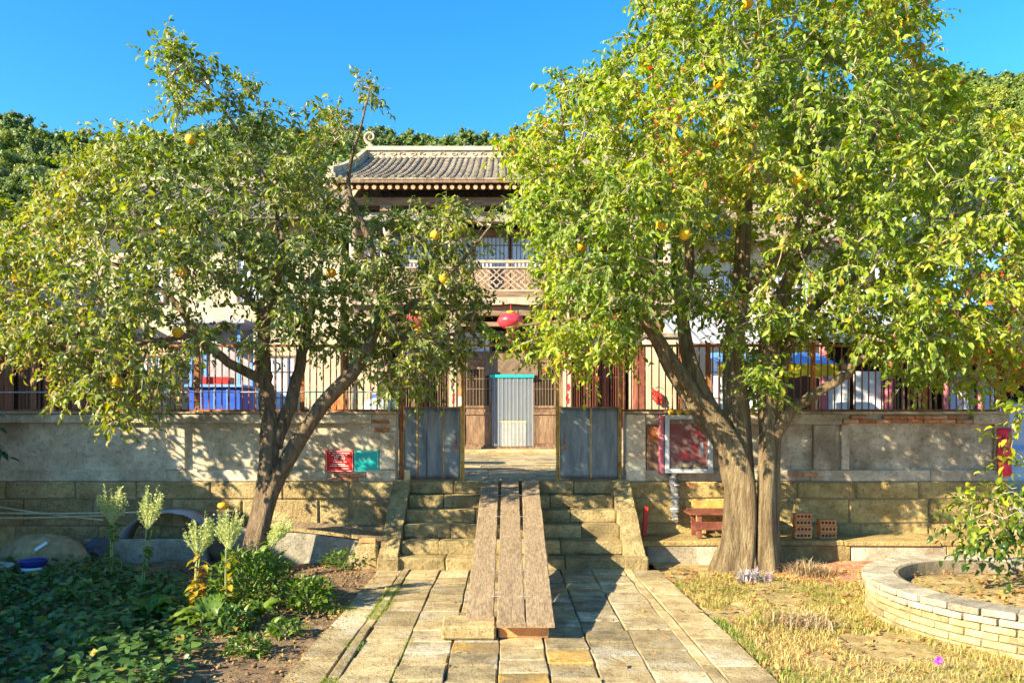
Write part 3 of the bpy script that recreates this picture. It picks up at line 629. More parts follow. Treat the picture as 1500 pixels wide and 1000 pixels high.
# ------------------------------------------------------------------ tiled roofs
def roof_profile(y0, z0, y1, z1, n=14):                # concave slope from eave to ridge
    return [(y0+(y1-y0)*i/n, z0+(z1-z0)*((i/n)*.80+.20*(i/n)**2)) for i in range(n+1)]
def tiled_roof(parent, xa, xb, ye, ze, yr, zr, yb, zb, sp=.21, back=True, name='roof'):
    pf = roof_profile(ye, ze, yr, zr); pb = [(2*yr-y, z) for y, z in pf][::-1] if back else [(yr+.3, zr-.1)]
    top = pf+pb[1:]; under = [(y, z-.06) for y, z in top][::-1]
    rf = G().prism(top+under, xa, xb).mk(name, 'tile', parent)
    n = int((xb-xa)/sp)
    # one cover-tile row: overlapping half-round tiles from eave to ridge
    g = G(); m = 16
    for i in range(m):
        f0, f1 = i/m, (i+1.12)/m
        def at(f): 
            f = min(f, 1.0); k = f*(len(pf)-1); a = int(min(k, len(pf)-2)); q = k-a
            return pf[a][0]+(pf[a+1][0]-pf[a][0])*q, pf[a][1]+(pf[a+1][1]-pf[a][1])*q
        ya, za = at(f0); yb_, zb_ = at(f1); V = []
        for (yy, zz, r) in ((ya, za+.012, .064), (yb_, zb_-.004, .056)):
            for q in range(7):
                an = math.pi*q/6; V.append((r*math.cos(an), yy, zz+r*.95*math.sin(an)))
        Fc = [(q, q+1, 8+q, 7+q) for q in range(6)]+[tuple(range(6,-1,-1))]
        g.add(V, Fc)
    me = mesh('tile_row', g.V, g.F)
    for i in range(n+1):
        link('tile_row', me, 'tile', rf, (xa+sp/2+i*(xb-xa-sp)/n+random.uniform(-.018,.018), random.uniform(-.03,.03), random.uniform(-.012,.008)))
    return rf, pf
def ridge(parent, xa, xb, y, z, h=.36):
    r = G().box(xa, xb, y-.11, y+.11, z-.1, z+h*.55).mk('ridge', 'ridge_tile', parent)
    G().prism([(y-.17,z+h*.55),(y+.17,z+h*.55),(y+.13,z+h*.68),(y+.05,z+h),(y-.05,z+h),(y-.13,z+h*.68)], xa-.05, xb+.05).mk('ridge_cap', 'brick_grey', r)
    g = G(); k = int((xb-xa)/.34)
    for i in range(k):                                  # carved scroll relief
        x = xa+.17+i*(xb-xa-.34)/(k-1); P = []
        for q in range(10):
            a = q*.75+(3.14 if i%2 else 0); rr = .015+.012*q; P.append((x+rr*math.cos(a), y-.115-.01, z+h*.26+.55*rr*math.sin(a)))
        g.tube(P, .016, 5)
    tag(g.mk('relief', 'ridge_tile', r), kind='stuff')
    g = G(); k = int((xb-xa)/.2)
    for i in range(k): g.lathe([(.06,0),(.075,.03),(.06,.06)], (xa+.1+i*(xb-xa-.2)/(k-1), y-.16, z-.07), 10)
    tag(g.mk('scallop_course', 'plaster', r), kind='stuff')
    return r
def finial(parent, x, y, z, s=1., flip=1):
    P = []
    for q in range(26):
        a = -1.2+q*.36; rr = s*(.21-.0072*q); P.append((x+flip*(rr*math.cos(a)), y, z+.40*s+rr*math.sin(a)))
    P = [(x-flip*.10*s,y,z-.05*s),(x-flip*.06*s,y,z+.08*s)]+P
    G().tube(P, [.09*s,.085*s]+[.06*s-.0017*s*q for q in range(26)], 8).mk('ridge_finial', 'ridge_tile', parent, True)
def verge(parent, x, pf, m='ridge_tile'):
    g = G(); n = len(pf)
    for dx, dz0, dz1 in ((.13,-.05,.13),(.08,.13,.30)):
        V = []
        for y, z in pf: V += [(x-dx,y,z+dz0),(x+dx,y,z+dz0),(x+dx,y,z+dz1),(x-dx,y,z+dz1)]
        Fc = [(i*4+q, i*4+(q+1)%4, i*4+4+(q+1)%4, i*4+4+q) for i in range(n-1) for q in range(4)]+[(3,2,1,0), tuple((n-1)*4+q for q in range(4))]
        g.add(V, Fc)
    return g.mk('verge_ridge', m, parent)

# ------------------------------------------------------------------ the main hall
HX0, HX1, HY = -4.55, 4.85, 22.5; XC = .15
hall = thing('main_hall', (XC, HY, T), 'two storey timber hall with grey tiled roof and lattice balcony behind the gate', 'building')
plinth = block('plinth', HX0-.2, HX1+.2, HY-1.3, HY+8, T-.05, 1.16, 'paving', hall, bev=.02)
block('step', -1.5, 1.9, HY-1.75, HY-1.31, T-.03, 1.10, 'sandstone', hall, bev=.015)
G().box(HX0, HX1, HY+.35, HY+7.5, 1.16, 8.3).mk('inner_wall', 'dark_inside', hall)
G().box(HX0+.03, HX1-.03, HY-.9, HY+.35, 5.40, 5.52).mk('balcony_floor', 'beam_wood', hall)
colx = [HX0+.15, -3.42, -1.50, 1.80, 3.72, HX1-.15]
for x in colx:
    c = G().tube([(x,HY-.75,1.16),(x,HY-.75,8.0)], [.135,.115], 16).mk('column', 'lattice_wood', hall, True)
    G().lathe([(.20,0),(.22,.06),(.17,.14)], (x,HY-.75,1.155), 16).mk('column_base', 'sandstone', c)
for x, s in ((-1.50,1),(1.80,-1)):                       # faded paper couplets on the door columns
    c = G().box(x-.085, x+.085, HY-.895, HY-.888, 2.0, 4.2).mk('faded_couplet', 'cream_wall', hall)
    for k in range(4):
        zz = 2.05+random.uniform(0,1.5); xx = x+random.uniform(-.06,.0); G().slabpoly([(xx,zz),(xx+.06,zz+.02),(xx+.08,zz+random.uniform(.06,.2)),(xx+.03,zz+random.uniform(.1,.24)),(xx-.01,zz+.09)], HY-.8965-.0004*k, HY-.8955).mk('red_scrap', 'red_paper', c)
# beams: the balcony sill with its wavy carved edge, lintels, eave beams
G().box(HX0, HX1, HY-1.0, HY-.62, 5.52, 5.70).mk('balcony_beam', 'beam_wood', hall)
n = 60; top = [(HX0+(HX1-HX0)*i/n, 5.52) for i in range(n+1)]; bot = [(HX0+(HX1-HX0)*i/n, 5.34-.035*abs(math.sin(i*.52))) for i in range(n+1)][::-1]
g = G(); g.slabpoly(top+bot, HY-1.03, HY-.985); g.mk('carved_fascia', 'lattice_wood', hall)
G().box(HX0, HX1, HY-.86, HY-.64, 5.02, 5.30).mk('lintel_beam', 'beam_wood', hall)
G().box(HX0, HX1, HY-.84, HY-.66, 4.72, 4.84).mk('lintel_beam', 'beam_wood', hall)
G().box(HX0, HX1, HY-.9, HY-.6, 7.72, 7.98).mk('eave_beam', 'concrete', hall)
G().box(HX0, HX1, HY-.95, HY-.55, 8.16, 8.40).mk('eave_beam', 'beam_wood', hall)
for x in colx+[XC, XC-1, XC+1]:
    block('bracket', x-.16, x+.16, HY-1.05, HY-.45, 7.98, 8.16, 'beam_wood', hall, bev=.01)
# ground-floor bay walls
def lattice_window(parent, x0, x1, z0, z1, y, vert=6, m='old_wood', back='dark_inside', frame=.05, nm='window'):
    wn = G().box(x0, x1, y+.02, y+.05, z0, z1).mk(nm, back, parent)
    f = G()
    for a, b in ((x0,x0+frame),(x1-frame,x1)): f.box(a,b,y-.03,y+.02,z0,z1)
    for a, b in ((z0,z0+frame),(z1-frame,z1)): f.box(x0+frame,x1-frame,y-.03,y+.02,a,b)
    f.mk('frame', m, wn)
    for i in range(1, vert): 
        x = x0+frame+(x1-x0-2*frame)*i/vert; bar('lattice_bar', x, y-.005, z0+frame, z1-frame, .022, .022, m, wn)
    for k in (.28,.72):
        z = z0+(z1-z0)*k; G().box(x0+frame,x1-frame,y-.012,y+.002,z-.012,z+.012).mk('cross_bar', m, wn)
    return wn
def door_leaf(x0, x1, y):
    d = thing_part('door_leaf', x0, x1, y)
    return d
def thing_part(nm, x0, x1, y):
    z0, z1 = 1.20, 3.82
    d = G().box(x0+.005, x1-.005, y, y+.05, z0, z1).mk(nm, 'old_wood', hall)
    G().box(x0+.07, x1-.07, y-.012, y-.001, z0+.12, z0+.95).mk('panel', 'old_wood', d)
    for a, b in ((z0+.02,z0+.09),(z0+.98,z0+1.05),(z0+1.18,z0+1.25),(z1-.28,z1-.21),(z1-.07,z1)): G().box(x0+.012,x1-.012,y-.03,y-.002,a,b).mk('rail', 'old_wood', d)
    G().box(x0+.06,x1-.06,y-.006,y-.001,z0+1.26,z1-.29).mk('backing', 'dark_inside', d)
    for i in range(1,7):
        x = x0+.05+(x1-x0-.1)*i/7; bar('lattice_bar', x, y-.015, z0+1.25, z1-.28, .018, .016, 'old_wood', d)
    for z in (z0+1.75, z0+2.05): G().box(x0+.05,x1-.05,y-.02,y-.006,z-.012,z+.012).mk('cross_bar', 'old_wood', d)
    return d
for a, b in ((-1.20,-.42),(.82,1.52)): door_leaf(a, b, HY)
for a, b in ((-1.42,-1.21),(1.53,1.74)): G().box(a, b, HY-.03, HY+.1, 1.16, 4.0).mk('door_jamb', 'old_wood', hall)
G().box(-1.42, 1.74, HY-.05, HY+.1, 3.83, 4.02).mk('door_head', 'old_wood', hall)
G().box(-1.42, 1.74, HY-.08, HY+.1, 1.16, 1.22).mk('threshold', 'old_wood', hall)
for a, b in ((-1.42,-.45),(-.43,.78),(.80,1.74)):         # fretwork transom over the door
    wn = G().box(a, b, HY+.03, HY+.06, 4.03, 4.70).mk('transom', 'paper' if b < -.3 or a > .7 else 'dark_inside', hall)
    for z in (4.06,4.25,4.48,4.66): G().box(a,b,HY-.01,HY+.02,z-.014,z+.014).mk('fret_bar', 'beam_wood', wn)
    k = int((b-a)/.14)
    for i in range(k+1):
        x = a+.014+(b-a-.028)*i/k; zz = (4.04,4.68) if i%3 == 0 else ((4.25,4.48) if i%3 == 1 else (4.06,4.5)); bar('fret_bar', x, HY+.005, zz[0], zz[1], .024, .024, 'beam_wood', wn)
G().box(-.60, .98, HY-.055, HY-.01, 3.35, 3.83).mk('transom_pane', 'clay', hall)
tag(G().box(-1.40,-1.30,HY-.04,HY-.032,2.1,3.0).mk('door_paper','brick_orange',hall), None)
G().box(-1.40,-1.30,HY-.046,HY-.041,2.45,2.72).mk('door_notice','white_paint',hall)
for a, b in ((-3.3,-1.66),(1.96,3.60)):
    G().box(a-.1, b+.1, HY-.02, HY+.15, 1.16, 1.75).mk('dado_wall', 'brick_grey', hall)
    nn = 3
    for i in range(nn):
        lattice_window(hall, a+(b-a)*i/nn, a+(b-a)*(i+1)/nn-.02, 1.76, 3.9, HY+.02, 6, 'red_wood' if a > 0 else 'old_wood', 'dark_inside')
    lattice_window(hall, a, b, 3.95, 4.70, HY+.02, 12, 'beam_wood', 'paper')
for a, b in ((HX0,-3.42),(3.72,HX1)): G().box(a, b, HY-.02, HY+.3, 1.16, 5.4).mk('plaster_wall', 'cream_wall', hall)
# upper storey: papered windows behind the balcony
k = 8
for i in range(k):
    x0 = HX0+.3+(HX1-HX0-.6)*i/k; x1 = HX0+.3+(HX1-HX0-.6)*(i+1)/k
    wn = lattice_window(hall, x0+.02, x1-.02, 6.55, 7.55, HY+.1, 8, 'old_wood', 'paper'); G().box(x0+.02, x1-.02, HY+.08, HY+.14, 5.53, 6.54).mk('apron_panel', 'old_wood', hall)
G().box(HX0, HX1, HY+.05, HY+.3, 7.56, 7.74).mk('lintel_beam', 'beam_wood', hall)
# balcony lattice railing of slanting bars in a diamond fret
bal = G().box(HX0+.1, HX1-.1, HY-.96, HY-.86, 6.52, 6.60).mk('balcony_rail', 'lattice_wood', hall)
G().box(HX0+.1, HX1-.1, HY-.95, HY-.87, 6.36, 6.41).mk('rail', 'lattice_wood', bal); G().box(HX0+.1, HX1-.1, HY-.95, HY-.87, 5.70, 5.76).mk('rail', 'lattice_wood', bal)
cell = .21; nx_ = int((HX1-HX0-.2)/cell)
fk = G()
for i in range(nx_):
    for j in range(3):
        cx = HX0+.1+cell*(i+.5); cz = 5.78+.195*(j+.5); s = 1 if ((i//2+j)%2 == 0) else -1
        for q in (-.25,.25):
            l = .14; an = s*R(43); dx, dz = math.cos(an)*l, math.sin(an)*l; ox, oz = -math.sin(an)*q*.24, math.cos(an)*q*.24
            nx2, nz2 = -math.sin(an)*.017, math.cos(an)*.017
            fk.slabpoly([(cx+ox-dx-nx2,cz+oz-dz-nz2),(cx+ox+dx-nx2,cz+oz+dz-nz2),(cx+ox+dx+nx2,cz+oz+dz+nz2),(cx+ox-dx+nx2,cz+oz-dz+nz2)], HY-.93+.004*((i+j)%2)+.001*(q>0), HY-.89)
tag(fk.mk('fretwork', 'lattice_wood', bal), kind='stuff')
# roof, rafters
rf, pf = tiled_roof(hall, HX0-.35, HX1+.35, 20.85, 8.74, 26.0, 11.12, 31, 8.7)
G().box(HX0-.3, HX1+.3, 21.12, 21.18, 8.50, 8.74).mk('eave_board', 'red_wood', hall)
G().box(HX0-.3, HX1+.3, 20.86, 20.92, 8.60, 8.675).mk('eave_board', 'old_wood', hall)
n = 46
for i in range(n):
    x = HX0-.2+(HX1-HX0+.4)*i/(n-1)
    G().tube([(x,20.95,8.50),(x,22.0,8.98)], .062, 10).mk('rafter', 'rafter_end', hall)
    
ridge(hall, HX0-.2, HX1+.2, 26.0, 11.1, .40); finial(hall, HX0-.12, 26.0, 11.42, 1.0, -1); finial(hall, HX1+.12, 26.0, 11.42, 1.0, 1)
for x in (HX0-.3, HX1+.3):
    verge(hall, x, pf); finial(hall, x, 21.6, 9.2, .45, -1 if x < 0 else 1)
G().prism([(21.9,8.4),(30.1,8.4),(26,10.9)], HX0-.1, HX0+.05).mk('gable_wall','brick_grey',hall); G().prism([(21.9,8.4),(30.1,8.4),(26,10.9)], HX1-.05, HX1+.1).mk('gable_wall','brick_grey',hall)

# strip curtain in the doorway
cu = thing('strip_curtain', (.2, HY-.12, 1.25), 'clear plastic strip curtain with teal rail hanging in the hall doorway', 'curtain')
G().box(-.46, .86, HY-.16, HY-.09, 3.28, 3.37).mk('rail', 'teal_paint', cu)
n = 11
for i in range(n):
    x0 = -.42+1.24*i/n; x1 = x0+1.24/n
    G().box(x0+.012, x1-.012, HY-.125+.012*(i%2), HY-.122+.012*(i%2), 1.24, 3.28).mk('strip', 'curtain_plastic', cu)
    G().box(x1-.012, x1+.012, HY-.14, HY-.127, 1.24, 3.28).mk('strip_edge', 'curtain_rib', cu)
G().box(-.40, .80, HY+.10, HY+.11, 1.22, 3.5).mk('dark_doorway', 'dark_inside', hall)
ck = thing('shop_cabinet', (.25, HY+.05, 1.22), 'pale low cabinet standing inside the hall doorway behind the strip curtain', 'cabinet')
block('body', -.15, .62, HY-.03, HY+.09, 1.222, 1.95, 'concrete', ck, bev=.01); block('top', -.18, .65, HY-.04, HY+.092, 1.951, 1.99, 'yellow_cloth', ck, bev=.006)

# lanterns
lanterns = {}
def lantern(x, y, z, s, label):
    t = thing('red_lantern', (x,y,z), label, 'lantern', 'red lanterns under the balcony'); t.scale = (s,s,s)
    if not lanterns:
        g = G(); prof = [(.10,-.235),(.22,-.20),(.33,-.12),(.385,0),(.33,.12),(.22,.20),(.10,.235)]
        g.lathe(prof, (0,0,0), 32, .022, 16); lanterns['body'] = (mesh('l', g.V, g.F, True), 'lantern_silk')
        lanterns['cap'] = (mesh('c', *(lambda q: (q.V,q.F))(G().lathe([(.11,.23),(.12,.27),(.10,.29)], (0,0,0), 18))), 'yellow_cloth')
        lanterns['base_ring'] = (mesh('c', *(lambda q: (q.V,q.F))(G().lathe([(.10,-.29),(.12,-.27),(.11,-.23)], (0,0,0), 18))), 'yellow_cloth')
        g = G()
        for k in range(14): a = k*.449; g.tube([(.085*math.cos(a),.085*math.sin(a),-.28),(.095*math.cos(a),.095*math.sin(a),-.6)], .008, 4)
        lanterns['tassel'] = (mesh('t', g.V, g.F), 'red_paper')
        lanterns['cord'] = (mesh('t', *(lambda q: (q.V,q.F))(G().tube([(0,0,.28),(0,0,.50)], .01, 5))), 'red_paper')
    for nm, (me, m) in lanterns.items():
        o = bpy.data.objects.new(nm, me); COL.objects.link(o); o.parent = t
        if not me.materials: me.materials.append(MATS[m])
lantern(.16, HY-1.0, 4.84, 1.0, 'red lantern hanging over the hall door'); lantern(-2.48, HY-1.0, 4.84, .95, 'red lantern hanging over the bay on the plaque side'); lantern(2.95, HY-1.0, 4.84, .95, 'red lantern hanging over the bay on the notice case side')

# ------------------------------------------------------------------ neighbouring halls
def side_hall(x0, x1, yw, zr, ze, label, wins, wallm='cream_wall'):
    t = thing('side_hall', ((x0+x1)/2, yw, T), label, 'building')
    G().box(x0, x1, yw, yw+7.5, T-.05, ze+.35).mk('wall', wallm, t)
    for a, b, c, d in wins: lattice_window(t, a, b, c, d, yw-.06, 7, 'old_wood', 'paper')
    r, pf2 = tiled_roof(t, x0-.35, x1+.35, yw-.9, ze, yw+3.7, zr, 0, 0, sp=.24)
    ridge(t, x0-.2, x1+.2, yw+3.7, zr-.02, .34); finial(t, x0-.12, yw+3.7, zr+.24, .8, -1); finial(t, x1+.12, yw+3.7, zr+.24, .8, 1)
    for x in (x0-.3, x1+.3): verge(t, x, pf2)
    finial(t, x0-.3, yw-.6, ze+.35, .45, -1)
    k = int((x1-x0)/.3)
    for i in range(k): x = x0+(x1-x0)*(i+.5)/k; G().tube([(x,yw-.8,ze-.14),(x,yw+.02,ze+.26)], .05, 8).mk('rafter', 'beam_wood', t)
    return t
side_hall(-13.3, -5.05, 23.0, 10.35, 8.0, 'long cream plastered hall with grey tiled roof behind the slender leaning tree', [(-11.8,-10.4,5.6,7.0),(-8.2,-6.8,5.6,7.0),(-11.8,-10.2,2.2,4.0),(-7.9,-6.4,2.2,4.0)])
side_hall(5.45, 10.2, 23.2, 9.6, 7.4, 'cream plastered hall with grey tiled roof behind the thick forked tree', [(6.2,7.4,5.0,6.5),(8.2,9.4,5.0,6.5),(6.3,7.9,2.2,4.0)])

# low timber wing on the terrace, its eave running away from the viewer
ww = thing('timber_wing', (-11, 16, T), 'dark timber side wing with low tiled eave on the terrace beyond the railing', 'building')
G().box(-13.5, -10.4, 12.2, 21.0, T-.05, 4.3).mk('wall', 'old_wood', ww)
for i in range(6):
    y = 12.6+i*1.5; bar('post', -9.9, y, T, 4.05, .2, .2, 'old_wood', ww)
    b_ = G().box(-10.42, -10.37, y+.3, y+1.3, 1.9, 3.6).mk('window', 'dark_inside', ww)
    for q in range(6): bar('lattice_bar', -10.34, y+.36+q*.17, 1.9, 3.6, .03, .03, 'beam_wood', b_)
G().box(-10.0, -9.8, 12.0, 21.0, 4.05, 4.25).mk('eave_beam', 'beam_wood', ww)
g = G(); V = [(-9.0,11.9,4.05),(-12.0,11.9,5.7),(-15,11.9,4.05)]; V += [(x,y,z-.14) for x,y,z in V[::-1]]; V2 = [(x,21.3,z) for x,y,z in V]
g.add(V+V2, [(0,1,7,6),(1,2,8,7),(2,3,9,8),(3,4,10,9),(4,5,11,10),(5,0,6,11),(0,5,4,3,2,1),(6,7,8,9,10,11)]); rr = g.mk('roof', 'tile', ww)
tr = []
P1 = [(-9.0-3.0*i/10, 0, 4.06+1.65*i/10) for i in range(11)]; tb = G(); tb.tube(P1, .062, 7); me = mesh('tile_row', tb.V, tb.F)
for i in range(42): link('tile_row', me, 'tile', rr, (0, 12.0+i*.22, 0))
for i in range(30): G().tube([(-9.05,12.1+i*.31,3.93),(-10.0,12.1+i*.31,4.44)], .045, 8).mk('rafter', 'rafter_end', ww)

# house that stands outside the picture on the sunny side and shades the garden bed
sh = thing('garden_house', (-11.2, 2, 0), 'plastered side house with a tiled roof along the garden bed', 'building')
G().box(-12.6, -9.4, -7, 8.9, -.05, 3.5).mk('wall', 'cream_wall', sh)
g = G(); V = [(-8.9,-7.4,3.3),(-11.0,-7.4,4.85),(-13.1,-7.4,3.3)]; V += [(x,y,z-.14) for x,y,z in V[::-1]]; V2 = [(x,9.2,z) for x,y,z in V]
g.add(V+V2, [(0,1,7,6),(1,2,8,7),(2,3,9,8),(3,4,10,9),(4,5,11,10),(5,0,6,11),(0,5,4,3,2,1),(6,7,8,9,10,11)]); g.mk('roof', 'tile', sh)
for i in range(5):
    wn = G().box(-9.41,-9.37,-5.6+i*2.9,-4.2+i*2.9,1.0,2.3).mk('window','dark_inside',sh); G().box(-9.40,-9.35,-4.95+i*2.9,-4.88+i*2.9,1.0,2.3).mk('frame','old_wood',wn)

# pale blue house on the far right, lit on its flank
eh = thing('blue_house', (12.4, 18.5, T), 'pale blue-grey plastered house with blue painted band beyond the terrace', 'building')
G().box(10.6, 16, 12.5, 24, T-.05, 7.0).mk('wall', 'blue_grey', eh)
G().box(10.56, 10.6, 12.5, 24, 4.2, 5.6).mk('painted_band', 'sky_blue_paint', eh)
for y in (14,16.5,19,21.5):
    wn = G().box(10.54,10.575,y,y+1.3,5.75,6.7).mk('window','dark_inside',eh); G().box(10.52,10.56,y+.62,y+.68,5.75,6.7).mk('frame','white_paint',wn); G().box(10.5,10.58,y-.05,y+1.35,5.67,5.75).mk('sill','white_paint',wn)
G().box(10.1, 16.4, 12.1, 24.4, 7.0, 7.12).mk('roof_slab', 'blue_grey', eh)
# lower blue panel by the end of the wall
bw = thing('blue_panel_door', (8.1, W+.5, T), 'blue-grey metal door panel past the end of the stained wall', 'door')
G().box(7.42, 8.9, W+.38, W+.42, .85, 2.2).mk('panel', 'blue_grey', bw)
for x in (7.48,7.98,8.48): G().box(x, x+.05, W+.36, W+.379, .86, 2.19).mk('frame_bar', 'sky_blue_paint', bw)
G().box(7.42, 8.9, W+.34, W+.359, 1.5, 1.56).mk('cross_rail', 'sky_blue_paint', bw)

# low shopfront on the terrace
sf = thing('side_shopfront', (8.3, 15, T), 'low shopfront with white panels and pink columns behind the dark railing', 'building')
def sx(px): return X(px, 15)
G().box(sx(1206), 10.5, 15.2, 18.5, T-.05, 3.7).mk('wall', 'dark_inside', sf)
for a, b, m in ((1212,1248,'white_paint'),(1256,1298,'white_paint'),(1392,1432,'lavender_paint'),(1440,1470,'lavender_paint')): block('panel', sx(a), sx(b), 15.1, 15.19, T, 2.95, m, sf, bev=.01, jit=0)
for p in (1302,1386,1436,1206): G().tube([(sx(p),15.0,T),(sx(p),15.0,3.5)], .075, 12).mk('column', 'pink_paint', sf, True)
for i in range(9): bar('window_bar', sx(1312+i*8), 15.12, T+.25, 3.0, .03, .03, 'beam_wood', sf)
G().box(sx(1308), sx(1380), 15.08, 15.18, T, T+.25).mk('sill', 'sandstone', sf)
g = G(); g.prism([(14.2,3.55),(18.8,4.7),(18.8,4.58),(14.2,3.43)], sx(1195), 10.55); g.mk('roof', 'grey_sheet', sf)
# grey awning and the blue and yellow canopy behind the trunk
aw = thing('metal_awning', (4.1, 15.2, T), 'grey sheet-metal awning on posts behind the thick forked tree', 'awning')
g = G(); V = []; n = 40
for i in range(n+1):
    x = 3.3+1.9*i/n; dz = .02*math.sin(i*1.57); V += [(x,14.3,3.42+dz),(x,16.4,4.25+dz)]
o = g.add(V, [(2*i,2*i+2,2*i+3,2*i+1) for i in range(n)]).mk('sheet', 'grey_sheet', aw); o.modifiers.new('s','SOLIDIFY').thickness = .01
for x in (3.36,5.12): bar('post', x, 14.4, T, 3.44, .06, .06, 'rust', aw); bar('post', x, 16.3, T, 4.2, .06, .06, 'rust', aw)
G().box(3.3,5.2,14.3,14.36,3.36,3.42).mk('fascia','red_wood',aw)
ca = thing('stall_canopy', (5.1, 13.7, T), 'blue canopy with yellow valance on thin posts behind the railing', 'canopy')
g = G(); V = []; n = 12
for i in range(n+1):
    x = 3.75+2.1*i/n; s = .03*math.sin(math.pi*i/n*3); V += [(x,13.2,2.95-s),(x,14.1,3.22+s*.5)]
o = g.add(V, [(2*i,2*i+2,2*i+3,2*i+1) for i in range(n)]).mk('top', 'sky_blue_paint', ca); o.modifiers.new('s','SOLIDIFY').thickness = .006
g = G(); V = []
for i in range(37):
    x = 3.75+2.1*i/36; V += [(x,13.19+.02*math.sin(i),2.72-.02*math.sin(i*.9)),(x,13.195,2.945)]
o = g.add(V, [(2*i,2*i+2,2*i+3,2*i+1) for i in range(36)]).mk('valance', 'yellow_cloth', ca); o.modifiers.new('s','SOLIDIFY').thickness = .004
for x in (3.8,5.8): bar('post', x, 13.22, T, 2.94, .04, .04, 'white_paint', ca); bar('post', x, 14.08, T, 3.2, .04, .04, 'white_paint', ca)
tb_ = thing('goods_table', (4.8, 13.6, T), 'low table with boxes under the blue and yellow canopy', 'table')
block('table_top', 4.0, 5.6, 13.3, 14.0, 1.75, 1.79, 'beam_wood', tb_, bev=.005)
for x in (4.05,5.5):
    for y in (13.35,13.9): bar('leg', x, y, T, 1.75, .05, .05, 'beam_wood', tb_)
for i, (x, m) in enumerate(((4.15,'white_paint'),(4.6,'orange_paint'),(5.05,'cream_wall'))):
    tag(block('goods_box', x, x+.34, 13.4, 13.75, 1.79, 2.05+.05*i, m, bev=.01), ['white box on the table under the canopy','orange box on the table under the canopy','cream box on the table under the canopy'][i], 'box')
# pale pillar wall with a bunch of dried chillies, just inside the railing
pw = thing('plaster_pier', (2.7, 14.6, T), 'pale cream plastered pier behind the railing with red chillies hung on it', 'pier')
block('shaft', X(946,14.5), X(992,14.5), 14.5, 15.1, T, 3.55, 'cream_wall', pw, bev=.02); block('cap', X(942,14.5), X(996,14.5), 14.44, 15.16, 3.55, 3.65, 'concrete', pw, bev=.015)
block('dark_door_frame', X(932,14.5), X(945,14.5), 14.55, 14.9, T, 3.4, 'red_wood', pw, bev=.01)
ch = thing('chilli_bunch', (X(962,14.4), 14.45, 2.5), 'bunch of bright red dried chillies hanging on the pale pier', 'chillies')
for i in range(16):
    x = X(957+ (i%8)*1.6,14.4)+random.uniform(-.02,.02); z = 2.55-.01*i+random.uniform(-.03,.03)
    G().tube([(x,14.43,z),(x+random.uniform(-.03,.03),14.41,z-.07),(x+random.uniform(-.05,.05),14.42,z-.14)], [.016,.02,.004], 6).mk('chilli', 'red_paint', ch, True)
G().tube([(X(957,14.4),14.46,2.62),(X(962,14.4),14.45,2.66),(X(969,14.4),14.46,2.60)], .006, 5).mk('string', 'bamboo', ch)
# blue kiosk, crates and basket beyond the left railing
ki = thing('blue_kiosk', (-5.1, 13.2, T), 'bright blue market kiosk with open counter behind the red railing', 'kiosk')
a, b = X(276,13), X(352,13)
block('counter', a, b, 13.0, 13.7, T, 2.52, 'blue_paint', ki, bev=.01); block('counter_top', a-.05, b+.05, 12.94, 13.75, 2.521, 2.57, 'sky_blue_paint', ki, bev=.008)
for x in (a+.03,b-.03):
    for y in (13.03,13.67): bar('post', x, y, 2.57, 3.6, .05, .05, 'sky_blue_paint', ki)
block('roof', a-.15, b+.15, 12.8, 13.9, 3.6, 3.68, 'grey_sheet', ki, bev=.01); G().box(a+.05,b-.05,13.68,13.7,2.571,3.59).mk('back_panel','grey_sheet',ki)
for i in range(1,4): G().box(a+(b-a)*i/4-.01, a+(b-a)*i/4+.01, 12.985, 12.999, T+.02, 2.5).mk('panel_strip','sky_blue_paint',ki)
tag(block('red_box', a+.16, a+.62, 13.2, 13.5, 2.571, 2.72, 'red_paint', bev=.008), 'flat red box on the counter of the blue kiosk', 'box')
oc = thing('orange_crate', (X(492,12.5), 12.6, T), 'orange crate stacked high behind the railing by the leaning tree limb', 'crate')
for k in range(3): block('crate_tier', X(480,12.5), X(506,12.5), 12.5, 12.8, T+.45*k, T+.45*k+.44, 'orange_paint', oc, bev=.02)
tw = thing('teal_wire_fence', (X(500,12), 12.0, T), 'low teal wire mesh fence standing just behind the railing', 'wire fence')
for i in range(24): bar('wire', X(428,12)+i*(X(586,12)-X(428,12))/23, 12.0, T, 2.42, .007, .007, 'teal_paint', tw)
for k in range(9): G().tube([(X(428,12),12.0,1.6+k*.1),(X(586,12),12.0,1.6+k*.1)], .0035, 4).mk('wire', 'teal_paint', tw)
for x in (X(428,12),X(507,12),X(586,12)): bar('post', x, 12.02, T, 2.46, .03, .03, 'rust', tw)
jr = thing('white_drum', (X(555,12.6), 12.7, T), 'pale plastic drum behind the teal wire mesh', 'drum')
G().lathe([(.26,0),(.28,.05),(.28,1.1),(.24,1.22),(.12,1.28)], (X(555,12.6),12.7,T), 24).mk('body','white_paint',jr,True); G().lathe([(.13,1.27),(.13,1.33),(.1,1.34)], (X(555,12.6),12.7,T), 18).mk('lid','blue_paint',jr)
